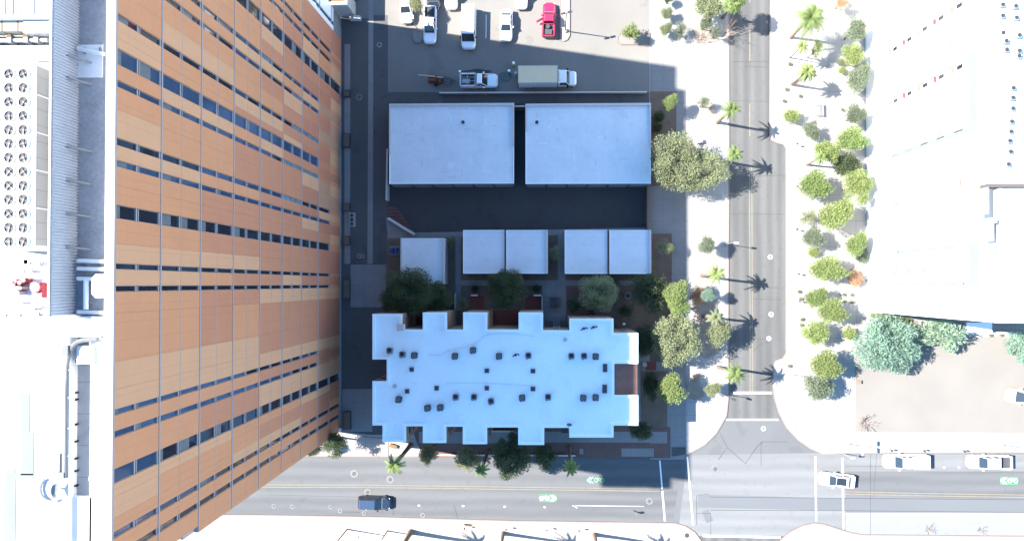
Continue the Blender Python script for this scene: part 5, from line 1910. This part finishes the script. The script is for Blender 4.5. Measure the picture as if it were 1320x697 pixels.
TREES = [
 # px, py, r, variant, colour, zc, sx, sy, label, group
 (537, 7, 9, 'B', 'ol', 3.2, 1, 1.2, 'small olive tree leaning over the white sedan in the lot corner', GW),
 (814, 40, 12, 'E', 'yg', 2.2, 1, 1, 'spiky yellow green shrub tree on the lot end island', GW),
 (860, 17, 9, 'B', 'pg', 1.6, 1, 1, 'upper of two round shrubs on the gravel beside the lot', GW),
 (858, 36, 9, 'B2', 'pg', 1.6, 1, 1.1, 'lower of two round shrubs on the gravel beside the lot', GW),
 (861, -1, 7, 'B', 'dg', 1.5, 1, 1, 'dark shrub at the top edge above two round shrubs', GW),
 (877, 40, 11, 'C', 'gg', 1.8, 1, 1.1, 'sparse grey green shrub right of the two round shrubs', GW),
 (915, 8, 20, 'B', 'pg', 3.5, 1.1, 1, 'open olive tree at the top edge beside the north street', GW),
 (909, 31, 10, 'B', 'gg', 2.2, 1, 1, 'dense grey green tree just below the open olive tree at the top', GW),
 (924, 41, 8, 'C', 'gg', 2.4, 1, 1, 'thin small tree with bare side limbs near the palm shadow', GW),
 (863, 130, 11, 'B2', 'yg', 3.6, 1, 1, 'yellow green tree at the shaded corner of the right garage', GW),
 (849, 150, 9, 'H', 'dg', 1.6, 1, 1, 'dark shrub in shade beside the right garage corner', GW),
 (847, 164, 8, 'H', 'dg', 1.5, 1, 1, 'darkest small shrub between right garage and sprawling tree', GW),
 (871, 207, 31, 'G', 'pg', 4.8, 1, 1.25, 'large pale sprawling tree beside the right garage', GW),
 (905, 219, 27, 'G2', 'pg', 4.4, 1.25, 1, 'pale straggly tree half over the street pavement', GW),
 (907, 132, 10, 'C', 'gg', 2.4, 1.2, .8, 'wispy small tree beside the palm on bright pavement', GW),
 (911, 315, 13, 'B', 'gg', 3.4, 1, 1, 'round green tree beside the curved street lamp', GW),
 (870, 376, 17, 'B2', 'yg', 5.4, 1, 1.15, 'tall bright yellow tree in sun at the garden edge', GW),
 (874, 395, 14, 'B', 'lg', 5.0, 1, 1, 'leafy green tree touching the bright yellow garden edge tree', GW),
 (872, 437, 32, 'G2', 'pg', 5.4, .95, 1.1, 'big pale tree straddling sun and shade beside the apartment block', GW),
 (925, 428, 17, 'B2', 'pg', 4.2, 1, 1.1, 'round pale tree above the kerb bulb beside the street', GW),
 (913, 381, 9, 'B', 'tl', 3.8, 1.1, 1, 'small teal tree above the leaf litter bed', GW),
 (899, 382, 12, 'C', 'br', 2.4, 1, 1.2, 'thin brown tree in the leaf litter bed', GW),
 (866, 503, 19, 'B', 'yg', 4.6, 1, 1.15, 'loose yellow green tree in sun beside the tile roof', GW),
 (918, 500, 11, 'B2', 'pg', 2.6, 1.1, .9, 'low light green tree near the corner palm', GW),
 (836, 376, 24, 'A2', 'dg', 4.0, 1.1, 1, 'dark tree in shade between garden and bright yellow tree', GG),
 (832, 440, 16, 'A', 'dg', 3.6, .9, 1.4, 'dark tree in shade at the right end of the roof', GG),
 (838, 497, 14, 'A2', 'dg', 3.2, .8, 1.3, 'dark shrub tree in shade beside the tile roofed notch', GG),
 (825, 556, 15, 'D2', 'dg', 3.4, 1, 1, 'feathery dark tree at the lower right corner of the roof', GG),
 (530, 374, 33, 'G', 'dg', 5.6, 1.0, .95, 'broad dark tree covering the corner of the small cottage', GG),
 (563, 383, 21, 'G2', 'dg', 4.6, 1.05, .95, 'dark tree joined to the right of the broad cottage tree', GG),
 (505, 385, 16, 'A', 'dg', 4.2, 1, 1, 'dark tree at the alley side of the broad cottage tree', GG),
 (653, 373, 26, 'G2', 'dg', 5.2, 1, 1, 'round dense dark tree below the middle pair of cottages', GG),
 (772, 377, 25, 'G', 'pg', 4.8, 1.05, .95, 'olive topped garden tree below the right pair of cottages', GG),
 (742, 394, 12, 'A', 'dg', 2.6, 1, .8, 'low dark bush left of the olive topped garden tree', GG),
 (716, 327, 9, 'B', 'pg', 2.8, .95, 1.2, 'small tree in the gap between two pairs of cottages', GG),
 (856, 318, 12, 'C', 'pg', 3.0, 1, 1, 'thin small tree on bare soil beside the rightmost cottage', GG),
 (866, 320, 6, 'H', 'yg', 2.6, 1, 1, 'tiny bright clump beside the thin tree on bare soil', GG),
 (582, 310, 7, 'C', 'ol', 1.6, 1, 1, 'small olive bush right of the small cottage roof', GG),
 (596, 392, 9, 'C', 'ol', 2.0, .8, 1.2, 'narrow olive bush left of the first red terrace', GG),
 (612, 371, 6, 'H', 'dg', 1.4, 1, 1, 'small dark shrub above the first red terrace', GG),
 (693, 371, 6, 'H', 'dg', 1.4, 1, 1, 'small dark shrub above the second red terrace', GG),
 (808, 400, 9, 'H', 'dg', 1.4, 1.2, 1, 'low dark shrub below the fire pit', GG),
 (789, 367, 12, 'C', 'dg', 2.0, 1.1, 1, 'thin dark shrub right of the olive topped tree', GG),
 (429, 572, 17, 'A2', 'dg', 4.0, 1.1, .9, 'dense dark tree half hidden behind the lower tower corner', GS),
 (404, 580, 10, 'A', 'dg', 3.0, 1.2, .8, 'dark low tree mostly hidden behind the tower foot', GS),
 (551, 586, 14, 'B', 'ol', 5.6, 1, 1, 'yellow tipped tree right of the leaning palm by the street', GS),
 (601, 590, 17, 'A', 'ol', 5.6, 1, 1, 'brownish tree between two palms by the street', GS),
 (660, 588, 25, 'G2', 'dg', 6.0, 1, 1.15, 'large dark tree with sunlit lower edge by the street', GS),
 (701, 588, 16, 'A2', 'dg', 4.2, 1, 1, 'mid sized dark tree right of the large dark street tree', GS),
 # plaza
 (1086, 2, 10, 'C', 'br', 2.4, 1, 1, 'brownish thin tree at the top edge of the white plaza', GE),
 (1104, 38, 13, 'B', 'gg', 3.6, 1, 1, 'grey green tree highest along the white building wall', GE),
 (1100, 72, 12, 'A', 'yg', 3.6, 1, 1.1, 'bright round tree close to the white building, upper half', GE),
 (1085, 80, 5, 'H', 'pg', 1.2, 1, 1, 'small green shrub left of the bright round tree', GE),
 (1085, 92, 5, 'H', 'yg', 1.0, 1, 1, 'tiny yellow green shrub below the bright round tree', GE),
 (1106, 97, 14, 'B2', 'gg', 3.4, .9, 1.3, 'tall oval grey green tree against the white building wall', GE),
 (1053, 64, 9, 'C', 'yg', 3.4, .9, 1.2, 'thin yellow tree beside a slim leaning trunk', GE),
 (1022, 149, 10, 'H', 'yg', 1.4, 1.1, .9, 'rounded yellow green shrub nearest the street by the bench', GE),
 (1104, 148, 12, 'B', 'gg', 3.2, 1, 1, 'grey green tree by the building wall right of the bench', GE),
 (1048, 168, 11, 'B2', 'gg', 2.4, 1, 1, 'grey green shrub tree just below the bench', GE),
 (1098, 181, 16, 'B', 'lg', 3.6, 1.1, .9, 'wide light green tree by the wall below the bench tree', GE),
 (1066, 197, 14, 'B2', 'yg', 3.4, 1, 1, 'light yellow tree left of the dark plaza tree', GE),
 (1092, 214, 14, 'A', 'dg', 2.6, 1.1, 1, 'dark green plaza tree between two light trees', GE),
 (1051, 240, 17, 'B', 'lg', 3.6, 1.1, 1, 'large leafy plaza tree nearest the street, middle', GE),
 (1104, 240, 16, 'A2', 'yg', 4.0, 1, 1.1, 'dense round yellow green tree close to the building, middle', GE),
 (1076, 273, 18, 'B2', 'yg', 4.2, 1.1, 1, 'large spreading yellow green tree in the plaza middle', GE),
 (1041, 280, 10, 'C', 'pg', 2.4, 1, 1, 'small thin tree left of the spreading plaza tree', GE),
 (1049, 307, 12, 'B', 'gg', 3.0, 1.1, 1, 'pale grey green tree above a yellow shrub', GE),
 (1049, 324, 7, 'H', 'yg', 1.4, 1, 1, 'bright yellow shrub below the pale grey green tree', GE),
 (1103, 312, 13, 'B2', 'lg', 3.2, .9, 1.1, 'green tree by the wall above a brown shrub', GE),
 (1111, 330, 8, 'H', 'gg', 1.8, 1, 1, 'small wall shrub under the green tree by the wall', GE),
 (1067, 348, 18, 'B', 'yg', 3.4, 1.2, .8, 'wide flat bright plaza tree left of the brown shrub', GE),
 (1103, 358, 10, 'C', 'br', 1.6, 1, 1, 'brown dry shrub against the building wall', GE),
 (1051, 381, 13, 'B2', 'lg', 3.0, 1, .9, 'green tree upper left of the lower plaza group', GE),
 (1073, 402, 16, 'B', 'yg', 3.8, 1.05, .9, 'yellow green tree casting a wide shadow above the teal bush', GE),
 (1051, 427, 14, 'A2', 'yg', 3.2, 1, 1, 'round lime tree left of the big teal bush', GE),
 (1096, 429, 8, 'H', 'yg', 1.6, 1, 1.1, 'lime shrub touching the big teal bush', GE),
 (1065, 471, 17, 'B', 'yg', 4.0, 1.05, 1, 'pale yellow tree above the dark round corner tree', GE),
 (1056, 499, 16, 'A', 'gg', 3.2, 1.05, .95, 'dark round tree at the lower end of the plaza', GE),
 (1139, 447, 38, 'D', 'tl', 3.4, 1, 1, 'big round teal palo verde at the gravel lot corner', GE),
 (1216, 431, 25, 'D2', 'pt', 2.8, 1.1, .75, 'pale teal palo verde spreading beside the pale canopy', GE),
 (1319, 447, 17, 'D2', 'tl', 2.8, 1, 1, 'teal palo verde cut by the right frame edge', GE),
]
for x, y, r_, v_, c_, z_, sx, sy, lb, g in TREES:
    small = v_ == 'H' or r_ < 6
    tree('shrub' if small else 'tree', lb, 'shrub' if small else 'tree', x, y, r_, v_, c_, z_ if not small else None, sx, sy, g, not small)
# clipped hedge under the white building
c = P(1146, 407, .6)
t = thing('hedge', 'yellow green hedge in a ragged row under the white building', 'hedge', (c.x, c.y, .12))
me, cs = VAR['H']
vsum, fsum = [], []
for k in range(7):
    q = P(1126 + k * 7.5, 406.5 + k * 1.0, .7)
    s = .62 + .12 * ((k * 7) % 3)
    kk = len(vsum)
    vsum += [(v.co.x * s + q.x - c.x, v.co.y * s * .75 + q.y - c.y, v.co.z * s * .9 + .6) for v in me.vertices]
    fsum += [tuple(i + kk for i in p.vertices) for p in me.polygons]
mh = bpy.data.meshes.new('foliage')
mh.from_pydata(vsum, [], fsum)
mh.materials.append(M['leaf_yg'])
o = bpy.data.objects.new('foliage', mh)
C.objects.link(o)
o.parent = t
b = MB()
for k in range(7):
    q = P(1126 + k * 7.5, 406.5 + k, .7)
    b.tube((q.x, q.y, .12), (q.x, q.y, .8), .04, k=5)
b.build('stem', 'bark', t)
TUFTS = [(1018, 82, 'left of the thin yellow tree'), (1013, 115, 'nearest the street above the yellow shrub'), (1030, 124, 'right of two above the yellow shrub'), (1010, 131, 'left of the yellow shrub by the kerb'),
         (1030, 376, 'nearest the lower parking meter'), (1032, 385, 'just right of the lower parking meter'), (1033, 411, 'left of the lime tree'), (1032, 419, 'closest to the lime tree on its left'),
         (1087, 380, 'right of the lower green plaza tree'), (1098, 380, 'halfway to the building from the lower green tree'), (1098, 389, 'above the wide tree shadow'), (1087, 388, 'upper left of the wide tree shadow'),
         (1276, 432, 'left of two on the gravel under the canopy'), (1290, 431.5, 'right of two on the gravel under the canopy'), (1086, 142, 'right of the bench'), (1017, 471, 'above the palm shadow on the corner')]
pt = None
for i, (x, y, w_) in enumerate(TUFTS):
    r_ = 2.4 + (i * 7 % 4) * .35
    if pt is None:
        pt = tree('tuft', 'tiny green tuft ' + w_, 'tuft', x, y, r_, 'H', 'pg', None, 1, 1, 'small tufts on pale ground', False)
    else:
        c = P(x, y, .3)
        c.z = .12
        dup(pt, c, i * 1.3, 'tiny green tuft ' + w_)

# dry bare shrubs
def bare(name, label, px, py, rpx, seed, m='bark_grey', h=1.6, nb=16):
    c = P(px, py, .8)
    t = thing(name, label, 'shrub', (c.x, c.y, .12))
    rg = random.Random(seed)
    R0 = rpx * .109
    b = MB()
    b.tube((0, 0, 0), (0, 0, h * .3), .05, k=6)
    b.build('stem', m, t, local=True)
    b = MB()
    for k in range(nb):
        a = rg.random() * 6.28
        l = R0 * rg.uniform(.6, 1)
        p = Vector((0, 0, h * .25))
        for s in range(3):
            q = p + Vector((math.cos(a) * l / 3, math.sin(a) * l / 3, h * rg.uniform(.1, .3)))
            b.tube(p, q, .026 * (1.3 - s * .3), .02 * (1.2 - s * .3), 4)
            for e in range(2):
                aa = a + rg.uniform(-1, 1)
                b.tube(q, q + Vector((math.cos(aa) * l / 4, math.sin(aa) * l / 4, .1)), .014, .007, 4)
            p = q
            a += rg.uniform(-.5, .5)
    b.build('branches', m, t, local=True)
bare('dry_shrub', 'dry leafless shrub on the edge of the gravel lot', 1115, 545, 14, 3, h=1.4, nb=26)
bare('dry_shrub', 'bare spiky branches over the kerb below the palm shadow', 934, 44, 17, 5, 'bark', 3.4, 16)
bare('dry_shrub', 'leafless brown shrub in the bed left of the spiky branches', 901, 49, 15, 7, 'bark_grey', 1.6, 18)
bare('dry_shrub', 'flattened dry weeds in the lower right parking lane, left clump', 1199, 685, 9, 8, 'bark_grey', .5, 12)
bare('dry_shrub', 'flattened dry weeds in the lower right parking lane, right clump', 1267, 685, 8, 9, 'bark_grey', .5, 10)

# palms
def palm(label, bx, by, h, cr, col='lg', fan=True, seed=0, group='palms along the streets', thick=.17, nfr=17):
    c = P(bx, by, Zp)
    t = thing('palm_tree', label, 'palm', (c.x, c.y, .12), 0, group)
    rg = random.Random(seed)
    b = MB()
    pts = []
    for k in range(7):
        f_ = k / 6
        pts.append((Vector((.10 * math.sin(f_ * 2 + seed), .08 * math.sin(f_ * 3 + seed), h * f_)), thick * (1.35 - .55 * f_ if k else 1.7)))
    for (p, r0), (q, r1) in zip(pts, pts[1:]):
        b.tube(p, q, r0, r1, 9)
    b.build('trunk', 'bark', t, local=True)
    top = pts[-1][0]
    b = MB()
    for k in range(nfr):
        a = k * 2.399 + rg.uniform(-.2, .2)
        el = R(70 - 100 * (k / nfr) ** .8 + rg.uniform(-12, 12))
        d = Vector((math.cos(a) * math.cos(el), math.sin(a) * math.cos(el), math.sin(el)))
        side = d.cross(Vector((0, 0, 1)))
        side = side.normalized() if side.length > .05 else Vector((1, 0, 0))
        upv = side.cross(d)
        if fan:
            pl = cr * (.22 + .28 * k / nfr)
            e = top + d * pl + Vector((0, 0, -.04 * cr))
            b.tube(top, e, .02, .014, 4)
            for j in range(9):
                th = R(-80 + 20 * j)
                dr = (d * math.cos(th) + side * math.sin(th))
                ln = cr * .62 * (1 - .25 * abs(th)) * rg.uniform(.85, 1.1)
                tip = e + dr * ln + Vector((0, 0, -.30 * ln)) + upv * rg.uniform(-.05, .05)
                wv = dr.cross(upv).normalized() * ln * .13
                m_ = e + dr * ln * .55 + upv * .03
                b.face([e, m_ - wv, tip, m_ + wv])
        else:
            prev = top
            L_ = cr * rg.uniform(.95, 1.25)
            if cr < 1.7:
                side = side * .75
            for s in range(1, 7):
                f_ = s / 6
                q = top + d * L_ * f_ + Vector((0, 0, -.55 * L_ * f_ * f_))
                b.tube(prev, q, .02, .014, 4)
                dd = (q - prev).normalized()
                for sg in (-1, 1):
                    for u in (0.2, .55, .9):
                        o_ = prev + (q - prev) * u
                        tip = o_ + (side * sg * .36 + dd * .30 + Vector((0, 0, -.10))) * cr * (1.05 - .6 * f_)
                        wv = dd * (.05 if cr > 1.7 else .06)
                        b.face([o_ - wv, o_ + wv, tip])
                prev = q
    b.build('crown', 'leaf_' + col, t, local=True)
    return t
palm('palm cut by the top edge casting a big fan shadow across the street', 931, 23.5, 6.4, 1.75, 'lg', True, 1, nfr=36)
palm('palm over the kerb right of the shaded garage corner', 924, 158.5, 7.9, 1.25, 'lg', False, 2)
palm('palm at the street edge beside the straggly sprawling tree', 933, 208, 6.0, 1.15, 'lg', False, 3)
palm('palm leaning to the kerb above the leaf litter bed', 905, 354.5, 8.2, 1.25, 'yg', False, 4)
palm('palm among olive trees with its shadow on the street', 908, 407, 6.6, 1.15, 'pg', False, 5)
palm('palm at the kerb bulb with its shadow crossing the street', 926, 473, 8.2, 1.35, 'lg', False, 6)
palm('tall leaning palm standing over the street left of all street trees', 528.5, 574, 10.4, 1.3, 'lg', False, 7, thick=.24)
palm('small palm just left of the large dark street tree', 628.5, 582, 9.2, .95, 'lg', False, 8, thick=.2)
palm('palm alone in shade right of the dark street trees', 733, 576, 10.8, 1.05, 'lg', False, 9)
palm('palm out of view whose shadow falls left on the bottom pavement', 530, 684.5, 9.6, 1.5, 'lg', False, 10, thick=.26)
palm('palm out of view whose shadow falls mid bottom pavement', 649.5, 686, 9.6, 1.5, 'lg', False, 11, thick=.2)
palm('palm out of view whose shadow falls right on the bottom pavement', 766.5, 688, 9.6, 1.6, 'lg', False, 12, thick=.2)
GP = 'feather palms on the white plaza'
palm('largest feather palm at the top of the white plaza', 1019, 49, 7.4, 2.1, 'lg', False, 13, GP, .15, 38)
palm('thin trunked small palm on the plaza below the largest feather palm', 1017, 75.5, 5.2, .9, 'yg', False, 14, GP, .07, 16)
palm('yellow feather palm on the plaza above the bench', 1020, 109, 6.2, 1.15, 'yg', False, 15, GP, .13, 22)
palm('lower green feather palm on the plaza right above the bench', 1023, 110, 5.6, 1.15, 'gg', False, 16, GP, .10, 22)
palm('feather palm in the middle of the plaza beside the dark tree', 1041, 211.5, 4.8, .9, 'lg', False, 17, GP, .12, 18)
